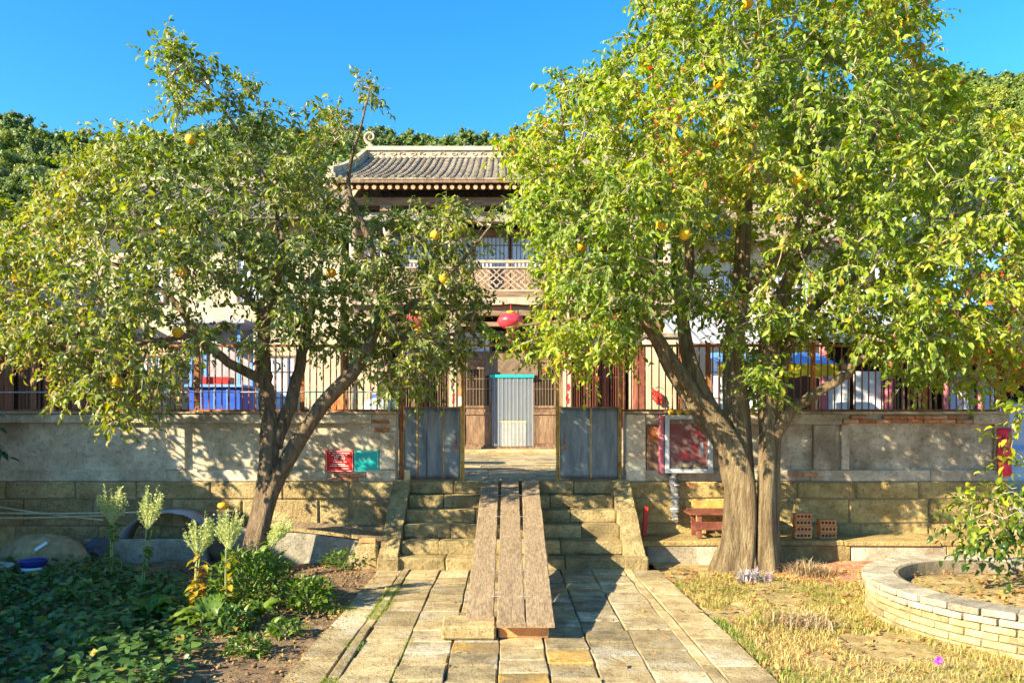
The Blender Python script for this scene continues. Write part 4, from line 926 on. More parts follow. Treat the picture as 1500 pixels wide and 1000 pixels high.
# ------------------------------------------------------------------ trees
def poly_dist(P, poly):
    """signed distance to a polygon outline (positive inside)"""
    A = np.array(poly, float); B = np.roll(A, -1, 0); ins = np.zeros(len(P), bool); dm = np.full(len(P), 1e9)
    for a, b in zip(A, B):
        e = b-a; t = np.clip(((P-a)@e)/(e@e), 0, 1); dm = np.minimum(dm, np.linalg.norm(P-(a+t[:,None]*e), axis=1))
        c = ((a[1] > P[:,1]) != (b[1] > P[:,1]))
        with np.errstate(divide='ignore', invalid='ignore'): xi = (b[0]-a[0])*(P[:,1]-a[1])/(b[1]-a[1])+a[0]
        ins ^= c & (P[:,0] < xi)
    return np.where(ins, dm, -dm)
def crown_points(poly, y0, D, n, reject, full=110., shift=None):
    A = np.array(poly, float); lo, hi = A.min(0), A.max(0); out = []
    while len(out) < n:
        P = rng.uniform(lo, hi, (2000,2)); d = poly_dist(P, poly); k = d > 3; P, d = P[k], d[k]
        e = np.clip(d/full, 0, 1); u = rng.uniform(-1,1,len(P)); u = np.sign(u)*np.abs(u)**.75
        c0 = y0 + (shift(P[:,0]) if shift else 0); yy = c0 + D*u*np.sqrt(1-(1-e)**2)
        Q = np.stack([(P[:,0]-CX)*yy/F, yy, EYE-(P[:,1]-HZ)*yy/F], 1)
        out += [q for q in Q if not reject(q)]
    return np.array(out[:n])
def wall_reject(q):
    return q[2] < .9 or (10.6 < q[1] and q[2] < 2.25) or (10.9 < q[1] < 11.3 and q[2] < 3.25)
def tube_batch(paths, n):
    V = []; Fc = []; b = 0
    for P, r in paths:
        v, f = tube_geo(P, r, n, caps=False); V += v; Fc += [tuple(i+b for i in q) for q in f]; b += len(v)
    return V, Fc
def quads_to_tris(Fc): 
    F4 = np.array([f for f in Fc if len(f) == 4]); return np.concatenate([F4[:,[0,1,2]], F4[:,[0,2,3]]])
def grow(root, limbs, y0, pts, trunk_n, bark, leafm, twigs, per, leafL, leafW, rndf, droop=.35, nflute=4, cen=None, twl=(.16,.40)):
    # hand-laid limbs
    g = G(); nodes = []; nrad = []
    for li, (lm, fl) in enumerate(limbs):
        P = [((px-CX)*(y0+dy)/F, y0+dy, EYE-(py-HZ)*(y0+dy)/F) for px,py,dy,r in lm]; rr = [r for *_, r in lm]
        S = smooth_path(P, 5); m = len(S); rs = [np.interp(i/(m-1)*(len(rr)-1), range(len(rr)), rr) for i in range(m)]
        if fl < .06: S = [s+Vector((random.uniform(-1,1),random.uniform(-1,1),random.uniform(-1,1)))*min(.016,.3*r) for s, r in zip(S, rs)]
        g.tube(S, rs, trunk_n if rr[0] > .1 else 10, fl, nflute, True, li+3, .06)
        for s, r in zip(S, rs):
            if r < .105: nodes.append(np.array(s)); nrad.append(r)
    g.mk('trunk', bark, root, True)
    # branches reach for the crown points
    NP = np.zeros((len(nodes)+len(pts)*8, 3)); n0 = len(nodes); NP[:n0] = nodes; cnt = n0
    dl = np.array([np.min(np.sum((NP[:n0]-p)**2, 1)) for p in pts]); order = np.argsort(dl)
    par = [-1]*n0; load = {}; paths = []
    for oi in order:
        p = pts[oi]; k = int(np.argmin(np.sum((NP[:cnt]-p)**2, 1))); a = NP[k]; L = np.linalg.norm(p-a); st = max(2, min(7, int(L/.14)+1))
        mid = (a+p)/2 + rng.normal(0, .10*L, 3) + np.array([0,0,.08*L]); chain = [k]
        for s in range(1, st+1):
            t = s/st; q = (1-t)**2*a+2*t*(1-t)*mid+t*t*p
            if cnt >= len(NP): break
            NP[cnt] = q; par.append(chain[-1]); chain.append(cnt); cnt += 1
        paths.append(chain)
    w = np.zeros(cnt)
    for ch in paths: w[ch[-1]] += 1
    for i in range(cnt-1, n0-1, -1): w[par[i]] += w[i]
    rad = .0042*np.maximum(w,1)**.5
    tubes = []
    for ch in paths:
        r = [float(rad[i]) for i in ch]; r[0] = r[1]; r[-1] = .0035; tubes.append(([NP[i] for i in ch], r))
    V, Fc = tube_batch(tubes, 5)
    o = trimesh('branches', np.array([tuple(v) for v in V]), quads_to_tris(Fc), None, 'twig', root, None, True)
    # twigs and leaves
    c = pts.mean(0) if cen is None else np.array(cen); TB = np.repeat(pts, twigs, 0); n = len(TB)
    out = norm(TB-c); d = norm(out*.55 + rv(n)*.9 + np.array([0,0,.12])); L = rng.uniform(*twl, n)
    e1 = TB + d*(L*.55)[:,None]; e2 = TB + d*L[:,None] + np.array([0,0,-1])*(L*rng.uniform(.05,droop,n))[:,None]
    tr = np.array([(math.cos(a), math.sin(a)) for a in (0,2.09,4.19)]); sA = norm(np.cross(d, rv(n))); sB = np.cross(d, sA); Vt = []
    for pnt, r in ((TB,.0034),(e1,.0027),(e2,.0012)):
        for ca_, sa_ in tr: Vt.append(pnt+sA*(ca_*r)+sB*(sa_*r))
    Vt = np.stack(Vt, 1).reshape(-1,3); q = []
    for s in range(2):
        for k in range(3): a, b = s*3+k, s*3+(k+1)%3; q += [(a,b,b+3),(a,b+3,a+3)]
    Ft = (np.arange(n)[:,None,None]*9+np.array(q)[None]).reshape(-1,3)
    trimesh('twigs', Vt, Ft, None, 'twig', root, 'stuff', True)
    t = np.tile(np.linspace(.12,1,per), n) + rng.uniform(-.05,.05,n*per); t = np.clip(t,0,1); idx = np.repeat(np.arange(n), per)
    base = np.where((t < .55)[:,None], TB[idx]+(e1-TB)[idx]*(t/.55)[:,None], e1[idx]+(e2-e1)[idx]*((t-.55)/.45)[:,None])
    ld = norm(d[idx]*.55 + rv(n*per)*.75 + np.array([0,0,-.45])); up = norm(rv(n*per)*.75+out[idx]*.35+np.array([0,0,.8]))
    N = n*per; LL = leafL*rng.uniform(.5,1.3,N); rnd = np.clip(rndf(base, idx), 0, 1)
    leaves('foliage', base, ld, up, LL, LL*leafW*rng.uniform(.8,1.15,N), rnd, leafm, root)
    return NP[:cnt]
def fruit(root, px, py, y, s=.075, m='fruit_skin'):
    x, z = X(px,y), Z(py,y); g = G(); g.lathe([(.01,-s*.95),(s*.55,-s*.8),(s*.95,-s*.2),(s,.1*s),(s*.75,s*.75),(s*.3,s*.95),(.01,s*.88)], (x,y,z), 16, .05, 5)
    f = g.mk('quince_fruit', m, root, True); G().tube([(x,y,z+s*.85),(x+.01,y,z+s*1.3),(x+.03,y+.05,z+s*1.9)], .006, 5).mk('stalk', 'twig', f)

def clump_noise(base, k, seed):
    r = np.random.default_rng(seed); v = np.zeros(len(base))
    for i in range(4):
        kv = r.normal(size=3)*k*(1+.6*i); v += np.sin(base@kv+r.uniform(0,6.28))/(1+.5*i)
    return v/2.2

# slender leaning tree
YL = 9.6
tl = thing('quince_tree', (X(368,YL), YL, 0), 'slender forked fruit tree with pale olive leaves leaning before the plastered wall', 'tree')
LL_ = [([(364,845,0,.20),(367,825,0,.165),(373,800,0,.145),(383,745,0,.12),(390,700,0,.112),(395,655,0,.105)], .10),
 ([(395,668,0,.112),(393,610,.05,.104),(388,560,.1,.097),(385,515,.1,.085),(390,460,0,.072),(405,400,-.1,.06),(410,330,-.1,.045),(380,250,0,.03),(320,150,0,.016),(245,75,0,.006)], .05),
 ([(382,780,-.02,.09),(398,718,-.05,.095),(430,657,-.1,.095),(470,595,-.2,.092),(520,540,-.2,.082),(545,490,-.1,.08),(560,430,0,.06),(540,350,.1,.045),(510,270,.1,.03),(530,180,0,.016),(542,130,0,.006)], .07),
 ([(400,655,0,.10),(425,590,.2,.085),(440,530,.4,.07),(455,460,.5,.05),(470,380,.5,.035),(480,300,.4,.02)], .05),
 ([(388,558,.1,.07),(335,530,-.2,.06),(290,490,-.4,.05),(255,440,-.5,.04),(190,395,-.5,.03),(110,370,-.4,.018),(40,330,-.3,.01)], .04),
 ([(290,490,-.4,.035),(220,500,-.8,.03),(150,515,-1,.02),(60,500,-1,.01)], .04),
 ([(390,460,0,.05),(340,420,.3,.045),(270,370,.5,.035),(190,300,.5,.02),(160,210,.4,.01)], .04),
 ([(545,490,-.1,.05),(600,450,-.3,.04),(660,400,-.4,.025),(720,330,-.3,.012)], .04),
 ([(548,485,-.1,.04),(620,500,.2,.03),(690,480,.3,.015)], .04),
 ([(220,500,-.8,.015),(200,560,-1,.01),(185,630,-1,.006)], .03)]
polyL = [(-40,350),(10,335),(50,290),(110,240),(150,190),(190,200),(255,195),(245,125),(228,68),(250,57),(300,88),(340,115),(388,140),(398,190),(440,175),(468,145),(480,168),(508,165),(527,118),(553,120),(548,165),(520,190),(488,230),(492,275),(530,305),(590,318),(640,298),(690,298),(728,308),(716,345),(688,362),(700,400),(706,440),(706,475),(695,498),(684,530),(640,550),(585,590),(535,565),(490,505),(440,515),(380,520),(330,515),(290,535),(250,580),(215,625),(170,622),(150,600),(90,570),(50,540),(20,520),(-40,500)]
def rejL(q):
    if wall_reject(q): return True
    px, py = CX+F*q[0]/q[1], HZ-F*(q[2]-EYE)/q[1]; e = min(((px-320)/120)**2+((py-475)/60)**2, ((px-520)/60)**2+((py-500)/70)**2)
    return e < 1 and q[1] < 9.3 and rng.uniform() < .6
ptsL = crown_points(polyL, YL, 1.25, 880, rejL, shift=lambda px: np.interp(px, [0,280,480,700], [-.9,-.7,0,.25]))
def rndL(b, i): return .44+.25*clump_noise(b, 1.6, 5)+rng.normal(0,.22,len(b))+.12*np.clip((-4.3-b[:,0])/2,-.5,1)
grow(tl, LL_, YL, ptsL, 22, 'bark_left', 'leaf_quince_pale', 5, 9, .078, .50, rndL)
for a in ((266,398,8.3),(485,400,8.75),(650,408,8.95),(637,345,9.0),(279,205,8.5),(260,487,8.2),(170,560,8.3)): fruit(tl, *a, .06)

# thick many-stemmed tree
YR = 9.68
trr = thing('quince_tree', (X(1095,YR), YR, 0), 'thick fluted many-stemmed fruit tree with bright yellow-green crown', 'tree')
LR = [([(1068,850,0,.29),(1072,825,0,.245),(1080,790,0,.22),(1083,740,0,.20),(1080,690,0,.19),(1064,645,0,.165),(1035,608,0,.155),(1012,575,-.05,.13),(985,535,-.1,.11),(965,500,-.15,.085),(935,450,-.3,.06),(900,380,-.4,.045),(860,300,-.4,.03),(830,220,-.3,.015),(820,140,-.3,.008)], .13),
 ([(1080,710,.05,.18),(1060,640,.1,.15),(1030,580,.15,.12),(1008,520,.2,.1),(1000,450,.3,.08),(1010,380,.3,.065),(1000,280,.3,.045),(980,160,.3,.03),(965,40,.2,.015),(960,-60,.2,.008)], .07),
 ([(1093,850,.0,.21),(1091,800,.0,.165),(1090,740,.03,.15),(1087,680,.08,.14),(1080,600,.15,.15),(1075,520,.2,.12),(1085,430,.2,.1),(1090,330,.2,.08),(1100,220,.2,.06),(1110,100,.2,.04),(1110,-60,.2,.02)], .13),
 ([(1126,850,-.16,.15),(1124,800,-.16,.115),(1123,740,-.14,.10),(1124,690,-.1,.095),(1125,640,.0,.095),(1125,560,.1,.12),(1130,480,.2,.1),(1160,400,.3,.08),(1210,320,.4,.06),(1260,240,.4,.04),(1300,150,.3,.02)], .12),
 ([(1134,850,.1,.13),(1131,790,.1,.105),(1131,740,.1,.10),(1133,660,.1,.095),(1140,590,.1,.09),(1150,520,.2,.075),(1190,450,.1,.06),(1260,400,0,.045),(1340,350,-.1,.03),(1430,300,-.2,.015),(1520,260,-.2,.008)], .12),
 ([(1130,650,.05,.09),(1158,602,-.1,.078),(1195,577,-.25,.066),(1235,552,-.4,.055),(1262,527,-.5,.045),(1320,500,-.6,.03),(1400,510,-.7,.02),(1450,560,-.8,.01)], .05),
 ([(935,450,-.3,.045),(880,460,-.6,.03),(820,470,-.7,.02),(740,480,-.7,.01)], .04),
 ([(1000,450,.3,.05),(940,380,0,.04),(870,360,-.1,.025),(790,300,0,.012)], .04),
 ([(1085,430,.2,.06),(1140,380,-.4,.05),(1180,300,-.7,.035),(1200,180,-.8,.02),(1210,60,-.8,.01)], .04),
 ([(1020,590,0,.05),(1000,560,-.3,.04),(985,530,-.5,.03)], .04)]
polyR = [(735,222),(765,185),(808,175),(822,115),(870,103),(905,65),(940,30),(935,-40),(980,-130),(1150,-190),(1300,-130),(1358,-20),(1362,60),(1388,112),(1440,165),(1500,175),(1560,205),(1600,300),(1600,480),(1540,570),(1440,570),(1340,558),(1290,530),(1235,490),(1178,480),(1145,540),(1128,590),(1100,590),(1085,520),(1050,475),(1010,445),(960,465),(930,520),(880,545),(830,535),(770,512),(735,500),(725,482),(790,478),(800,440),(798,380),(772,330),(750,290),(772,250)]
def rejR(q):
    if wall_reject(q): return True
    px, py = CX+F*q[0]/q[1], HZ-F*(q[2]-EYE)/q[1]; e = ((px-1105)/130)**2+((py-405)/125)**2
    return e < 1 and q[1] < 9.3 and rng.uniform() < .78     # airy middle where the limbs show
ptsR = crown_points(polyR, YR, 2.2, 2250, rejR, 150)
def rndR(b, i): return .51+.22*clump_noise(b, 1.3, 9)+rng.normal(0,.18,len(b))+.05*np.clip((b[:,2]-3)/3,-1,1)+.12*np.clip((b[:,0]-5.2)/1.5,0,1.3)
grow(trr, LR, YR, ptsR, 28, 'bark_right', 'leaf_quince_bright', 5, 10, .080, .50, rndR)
for a in ((1054,122,7.9),(970,328,7.75),(1003,343,7.85),(1168,262,7.7),(850,362,8.5),(1095,5,8.0),(1336,243,8.0)): fruit(trr, *a, .065)

def simple_tree(name, loc, label, cat, H, pts, bark, leafm, twigs, per, L, Wd, rndf, tr=.12, droop=.5, group=None):
    t = thing(name, loc, label, cat, group); b = Vector(loc); c = Vector(pts.mean(0))
    S = smooth_path([b-Vector((0,0,.05)), b+(c-b)*.4+Vector((random.uniform(-.1,.1),0,H*.08)), c], 6); m = len(S)
    g = G(); g.tube(S, [tr*(1-.8*i/(m-1)) for i in range(m)], 10, .05, 4); g.mk('trunk', bark, t, True)
    tubes = []; NP = [np.array(s) for s in S[m//3:]]
    for p in pts[np.argsort(np.linalg.norm(pts-np.array(c), axis=1))]:
        A = np.array(NP); k = np.argmin(np.sum((A-p)**2,1)); a = A[k]; mid = (a+p)/2+np.array([0,0,.06]); tubes.append(([a,mid,p],[.018*tr/.12,.012*tr/.12,.005])); NP += [mid, p]
    V, Fc = tube_batch(tubes, 5); trimesh('branches', np.array([tuple(v) for v in V]), quads_to_tris(Fc), None, 'twig', t, 'stuff', True)
    n = len(pts)*twigs; TB = np.repeat(pts, twigs, 0); d = norm(norm(TB-np.array(c))*.5+rv(n)); Lt = rng.uniform(.25,.5,n)
    tt = np.tile(np.linspace(.1,1,per), n); idx = np.repeat(np.arange(n), per); base = TB[idx]+d[idx]*(Lt[idx]*tt)[:,None]+np.array([0,0,-1])*(Lt[idx]*tt**2*droop)[:,None]
    N = n*per; ld = norm(d[idx]*.5+rv(N)*.7+np.array([0,0,-.4])); up = norm(rv(N)*.5+np.array([0,0,1.]))
    LL = L*rng.uniform(.7,1.2,N); leaves('foliage', base, ld, up, LL, LL*Wd, np.clip(rndf(base),0,1), leafm, t)
    return t
def ell(c, r, n): 
    v = rv(n)*(rng.uniform(.15,1,n)**.45)[:,None]; return np.array(c)+v*np.array(r)
# leafy tree whose trunk stands just outside the picture, hanging in over the garden wall
pts = np.concatenate([ell((-7.5,9.7,3.4),(1.1,.9,.7),34), ell((-7.3,9.5,1.7),(.55,.7,.9),32)])
simple_tree('leafy_tree', (-8.3,9.7,0), 'dark leafy tree hanging over the shaded end of the garden bed', 'tree', 4, pts, 'bark_left', 'leaf_dark', 5, 8, .15, .42, lambda b: .45+.2*rng.normal(size=len(b)))
# feathery yellow-green tree behind the timber wing
pts = np.concatenate([ell((-17.5,25,7.5),(4.0,2.5,2.3),150), ell((-15.2,24.5,7.0),(2.4,2,1.6),70)])
simple_tree('locust_tree', (-17.5,25,T), 'feathery yellow-green tree rising behind the timber wing', 'tree', 8, pts, 'bark_left', 'leaf_locust', 9, 10, .20, .34, lambda b: .55+.2*rng.normal(size=len(b)), .25)

# shrub in the planter
def rndp(b): return .30+.35*np.clip((b[:,2]-.75)/.6,-.5,1)+rng.normal(0,.18,len(b))
pts = np.concatenate([ell((5.0,7.2,.95),(.62,.7,.40),52), ell((5.15,7.1,1.75),(.4,.4,.5),24)])
simple_tree('planter_shrub', (5.2,7.2,.26), 'leafy shrub with yellow-green top growing in the round brick planter', 'shrub', 1.2, pts, 'stem_brown', 'leaf_planter', 3, 6, .085, .55, rndp, .03, .3)

# ------------------------------------------------------------------ wooded hills
YRG = 240.
def ridge_z(x):
    px = x/YRG*F+CX
    return 1.9+(622-(np.interp(px, [-700,0,120,250,480,600,720,900,1200,1340,1500,1900], [140,156,170,182,184,174,182,175,118,90,72,50])+27))/F*YRG
def terrain(x, y):
    r = np.clip((y-75)/(YRG-75),0,1.25); s = np.where(r < 1, r**.85, 1-.35*(r-1))
    return 1.0+(ridge_z(x)-1)*s + 1.8*np.sin(x*.07+y*.03)*np.clip(r*3,0,1) + .9*np.sin(x*.19-y*.13)*np.clip(r*3,0,1) - 1.5
xs = np.linspace(-330,420,120); ys = np.concatenate([np.linspace(71,300,70)]); gx, gyy = np.meshgrid(xs, ys); V = np.stack([gx,gyy,terrain(gx,gyy)],-1).reshape(-1,3); nx = len(xs)
i = (np.arange(len(ys)-1)[:,None]*nx+np.arange(nx-1)[None]).ravel()
tag(trimesh('hillside', V, np.concatenate([np.stack([i,i+1,i+nx+1],1), np.stack([i,i+nx+1,i+nx],1)]), None, 'hill_soil', None, smooth=True), kind='structure')
def ico(sub):
    b = bmesh.new(); bmesh.ops.create_icosphere(b, subdivisions=sub, radius=1); v = np.array([x.co[:] for x in b.verts]); f = np.array([[q.index for q in p.verts] for p in b.faces]); b.free(); return v, f
IC2 = ico(2); IC1 = ico(1)
def forest_crown(kind, seed, lobes, cards):
    r = np.random.default_rng(seed); V = []; Fc = []; rn = []; nb = 0; cs = []
    for k in range(lobes):
        if kind == 'cone': f = k/(lobes-1); c = np.array([r.normal(0,.5*(1-f)), r.normal(0,.5*(1-f)), 1.6+5.6*f]); rad = np.array([1.75*(1-f)+.5]*2+[1.1-.3*f])
        else: a = r.uniform(0,6.28); q = r.uniform(.2,1)**.5; c = np.array([1.5*q*math.cos(a), 1.5*q*math.sin(a), 4.3+r.uniform(-1.7,2.0)]); rad = np.array([1.35,1.35,1.15])*r.uniform(.75,1.15)
        v, f_ = IC1; vv = v*(1+.25*r.normal(size=(len(v),1)))*rad*.72+c; V.append(vv); Fc.append(f_+nb); nb += len(v); rn.append(np.full(len(f_), .25+.1*r.normal())); cs.append((c, rad))
    for c, rad in cs:
        n = cards//lobes; d = r.normal(size=(n,3)); d = d/np.linalg.norm(d,axis=1,keepdims=True); p = c+d*rad*r.uniform(.70,1.22,(n,1)); t1 = np.cross(d, r.normal(size=(n,3))); t1 /= np.linalg.norm(t1,axis=1,keepdims=True); t2 = np.cross(d,t1)+d*.5
        s = r.uniform(.13,.30,(n,1))*(1.0 if cards > 300 else 1.7); quad = np.stack([p-t1*s, p+t2*s*.9, p+t1*s, p-t2*s*.7], 1).reshape(-1,3); V.append(quad)
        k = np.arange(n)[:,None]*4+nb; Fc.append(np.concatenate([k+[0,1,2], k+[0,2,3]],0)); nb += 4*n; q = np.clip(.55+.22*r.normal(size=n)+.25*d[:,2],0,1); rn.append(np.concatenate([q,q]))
    return np.concatenate(V), np.concatenate(Fc), np.concatenate(rn)
def proto(kind, seed, m, lobes=12, cards=2000):
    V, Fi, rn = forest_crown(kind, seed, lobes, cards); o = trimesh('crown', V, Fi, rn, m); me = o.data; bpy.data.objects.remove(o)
    g = G(); g.tube([(0,0,-.8),(.05,0,2),(0,.05,4.5)], [.22,.17,.06], 6); tm = mesh('trunk', g.V, g.F); tm.materials.append(MATS['bark_left']); return me, tm
PROTO = [(proto('round',1,'forest_dark'),'dark green broad-crowned tree on the wooded hillside'),(proto('round',2,'forest_mid'),'mid green round-crowned tree on the wooded hillside'),(proto('cone',3,'forest_dark',9),'dark pointed conifer on the wooded hillside'),
         (proto('round',4,'forest_light'),'light yellow-green tree on the wooded hillside'),(proto('round',5,'forest_grey'),'grey-green pale tree on the wooded hillside'),(proto('cone',6,'forest_mid',9),'mid green pointed conifer on the wooded hillside')]
cand = []
for yy in np.arange(118, 262, 3.6):
    for xx in np.arange(-200, 240, 3.6):
        x = xx+random.uniform(-1.6,1.6); y = yy+random.uniform(-1.6,1.6); px = CX+F*x/y
        if -60 < px < 1560: cand.append((x, y, px))
xa = np.array([c[0] for c in cand]); ya = np.array([c[1] for c in cand]); za = terrain(xa, ya); pa = np.array([c[2] for c in cand]); py = HZ-F*(za+5-EYE)/ya
sky_ok = ((pa < 250) & (py < 290)) | ((pa >= 250) & (pa < 480) & (py < 215)) | ((pa >= 480) & (pa < 745) & (py < 228)) | ((pa > 1325) & (py < 205))
vis = np.where(sky_ok)[0]; vis = vis[np.argsort(ya[vis])]
vis = vis[:290]
VS = set(vis.tolist())
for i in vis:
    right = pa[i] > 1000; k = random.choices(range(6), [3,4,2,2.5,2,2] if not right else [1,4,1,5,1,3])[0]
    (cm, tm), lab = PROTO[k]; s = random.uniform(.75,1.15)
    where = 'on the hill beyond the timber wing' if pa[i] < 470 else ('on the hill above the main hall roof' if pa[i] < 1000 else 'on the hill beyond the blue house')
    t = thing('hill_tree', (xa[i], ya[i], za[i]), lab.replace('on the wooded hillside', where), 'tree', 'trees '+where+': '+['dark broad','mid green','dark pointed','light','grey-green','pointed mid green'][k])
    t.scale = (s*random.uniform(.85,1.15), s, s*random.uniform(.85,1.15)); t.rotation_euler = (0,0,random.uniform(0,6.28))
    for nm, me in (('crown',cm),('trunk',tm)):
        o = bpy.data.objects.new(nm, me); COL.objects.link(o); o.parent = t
rest = [i for i in range(len(cand)) if i not in VS and (py[i] < 330) and (pa[i] < 790 or pa[i] > 1280)]
Vs = []; Fs = []; rs_ = []; nb = 0; lowp = [forest_crown('round', 20+k, 7, 110) for k in range(3)]
for i in rest[:1100]:
    v, f, q = random.choice(lowp); s = random.uniform(.8,1.2); a = random.uniform(0,6.28); M = np.array([[math.cos(a),-math.sin(a),0],[math.sin(a),math.cos(a),0],[0,0,1]])
    Vs.append(v@M.T*s+np.array([xa[i],ya[i],za[i]])); Fs.append(f+nb); rs_.append(np.clip(q+random.uniform(-.2,.2),0,1)); nb += len(v)
if Vs: tag(trimesh('hillside_wood', np.concatenate(Vs), np.concatenate(Fs), np.concatenate(rs_), 'forest_mid'), 'continuous green woodland covering the hillside behind the tiled roofs', 'woodland', kind='stuff')
print('FOREST', len(vis), len(rest))
# ------------------------------------------------------------------ clutter along the foot of the plastered wall
lc = thing('concrete_slab', (-4.9, 10.3, 0), 'low brown concrete slab set on edge along the back of the garden bed', 'slab')
block('slab', -5.75, -4.08, 10.25, 10.36, -.05, .31, 'concrete', lc, bev=.015, jit=.01); block('stake', -4.13, -4.07, 10.365, 10.42, -.05, .36, 'old_wood', lc, bev=.005); block('stake', -5.6, -5.54, 10.365, 10.42, -.05, .34, 'old_wood', lc, bev=.005)
ar = thing('bent_sheet', (-4.75, 10.6, 0), 'grey metal sheet bent into an arch against the foot of the wall', 'metal sheet')
g = G(); V = []; n = 30
for i in range(n+1):
    a = math.pi*i/n; x = -4.72-.70*math.cos(a); z = .02+.64*math.sin(a)**.8+.006*math.sin(i*2.1); V += [(x,10.42,z),(x,10.90,z+.02)]
o = g.add(V, [(2*i,2*i+2,2*i+3,2*i+1) for i in range(n)]).mk('sheet', 'grey_sheet', ar, True); o.modifiers.new('s','SOLIDIFY').thickness = .006
G().tube([(-5.1,10.6,-.02),(-5.1,10.6,.46)], .02, 6).mk('support', 'old_wood', ar)
cj = thing('clay_jar', (-3.93, 10.5, 0), 'round dark clay jar beside the arched metal sheet', 'jar')
G().lathe([(.15,-.02),(.22,.12),(.27,.32),(.25,.50),(.19,.60),(.205,.66),(.17,.66),(.16,.58)], (-3.93,10.5,0), 28).mk('body', 'clay', cj, True); G().lathe([(.20,.655),(.21,.68),(.05,.70)], (-3.93,10.5,0), 24).mk('lid', 'clay', cj)
pp = thing('pumpkin', (-3.95, 10.5, .70), 'small orange pumpkin sitting on the clay jar', 'pumpkin')
G().lathe([(.01,-.002),(.05,0),(.075,.04),(.06,.08),(.02,.092)], (-3.95,10.5,.70), 20, .06, 8).mk('body', 'pumpkin_skin', pp, True); G().tube([(-3.95,10.5,.785),(-3.945,10.5,.82)], .007, 5).mk('stalk', 'stem_brown', pp)
tg = thing('concrete_trough', (-2.8, 10.3, 0), 'grey cement trough below the plaques with a sagging board over it', 'trough')
V = []; n = 24
for i in range(n+1):
    f = i/n; x = -3.66+2.0*f; zt = .47-.20*f**1.6; V += [(x,10.12+.03*math.sin(f*5),-.05),(x,10.12+.03*math.sin(f*5),zt),(x,10.20,zt+.004),(x,10.20,-.05)]
Fc = [(i*4+q, i*4+4+q, i*4+4+(q+1)%4, i*4+(q+1)%4) for i in range(n) for q in range(4)]+[(0,1,2,3),(n*4+3,n*4+2,n*4+1,n*4)]
me = mesh('front', V, Fc); b_ = bmesh.new(); b_.from_mesh(me); bmesh.ops.recalc_face_normals(b_, faces=b_.faces); b_.to_mesh(me); b_.free(); link('front_wall', me, 'concrete', tg)
block('end_wall', -3.66, -3.58, 10.205, 10.85, -.05, .46, 'concrete', tg, bev=.01); block('end_wall', -1.75, -1.67, 10.205, 10.85, -.05, .26, 'concrete', tg, bev=.01)
sb = thing('sagging_board', (-2.5, 10.4, .3), 'thin bowed grey board lying on the cement trough', 'board'); V = []
for i in range(n+1):
    f = i/n; x = -3.45+1.85*f; z = .50-.20*f**1.5+.035*math.sin(f*3.1); V += [(x,10.06,z),(x,10.42,z+.03),(x,10.42,z+.045),(x,10.06,z+.015)]
me = mesh('board', V, Fc); b_ = bmesh.new(); b_.from_mesh(me); bmesh.ops.recalc_face_normals(b_, faces=b_.faces); b_.to_mesh(me); b_.free(); link('board', me, 'plank_wood', sb)
link('batten', bevbox(.05,.34,.03,.004), 'plank_wood', sb, (-3.3,10.24,.475))
bs = tag(block('stone_block', -1.95, -1.64, 9.68, 10.05, -.03, .33, 'sandstone', bev=.03, jit=.02), 'rough squared stone block beside the stair foot with a brick on it', 'stone block')
tag(link('brick', bevbox(.21,.10,.055,.005,.003), 'brick_orange', None, (-1.80,9.85,.333), (0,0,.1)), 'single orange brick lying on the rough stone block', 'brick')
# soil heap, basins, poles, tarp
so2 = thing('soil_heap', (-6.2, 9.9, 0), 'heap of pale sandy soil at the back of the shaded garden bed', 'soil heap')
v, f = ico(4); q = v.copy(); nz = sum(np.sin(v@rng.normal(size=3)*k*2.2+k)/k for k in range(1,7)); q = v*(1+.07*nz[:,None]+.02*rng.normal(size=(len(v),1)))*np.array([.62,.36,.42]); q[:,2] = np.maximum(q[:,2],-.08)
trimesh('heap', q+np.array([-6.2,9.95,.02]), f, None, 'sandy_soil', so2, None, True)
tag(link('white_scrap', bevbox(.16,.05,.012,.003), 'paper', None, (-5.98,9.68,.31), (.7,-.6,.5)), 'crumpled white plastic scrap lying on the soil heap', 'scrap')
bb = thing('blue_basin', (-5.75, 9.15, 0), 'dark blue enamel basin with white base on the garden bed', 'basin'); c0 = (-5.75,9.15,.10)
G().lathe([(.11,0),(.125,.012),(.135,.05),(.13,.052)], c0, 28).mk('base', 'white_paint', bb, True); G().lathe([(.135,.051),(.155,.10),(.15,.112),(.165,.118),(.168,.132),(.15,.130),(.12,.06)], c0, 28).mk('bowl', 'navy', bb, True)
wb = thing('white_basin', (-6.25, 9.05, 0), 'shallow white plastic basin beside the blue basin', 'basin'); G().lathe([(.18,0),(.20,.01),(.26,.075),(.28,.08),(.28,.088),(.25,.084),(.19,.02)], (-6.22,9.0,.09), 30).mk('bowl', 'white_paint', wb, True); G().lathe([(.278,.086),(.286,.092),(.278,.098)], (-6.22,9.0,.09), 30).mk('rim', 'zinc', wb)
for i, (a, b) in enumerate((((-8.2,10.45,.68),(-4.95,10.48,.66)),((-8.0,10.40,.60),(-5.35,10.50,.62)),((-7.9,10.55,.86),(-5.6,10.46,.55)))):
    P = [Vector(a).lerp(Vector(b), k/6)+Vector((0,0,-.03*math.sin(math.pi*k/6))) for k in range(7)]
    t = thing('bamboo_pole', a, ['long bamboo pole resting on the arched metal sheet','shorter bamboo pole resting over the soil heap','slanting bamboo pole crossing the other poles'][i], 'pole', 'bamboo poles along the wall')
    g = G(); g.tube(P, .014, 8); g.mk('cane', 'bamboo', t, True)
    for k in range(1,6): G().lathe([(.012,-.006),(.0165,0),(.012,.006)], tuple(P[k]), 8).mk('node', 'bamboo', t)
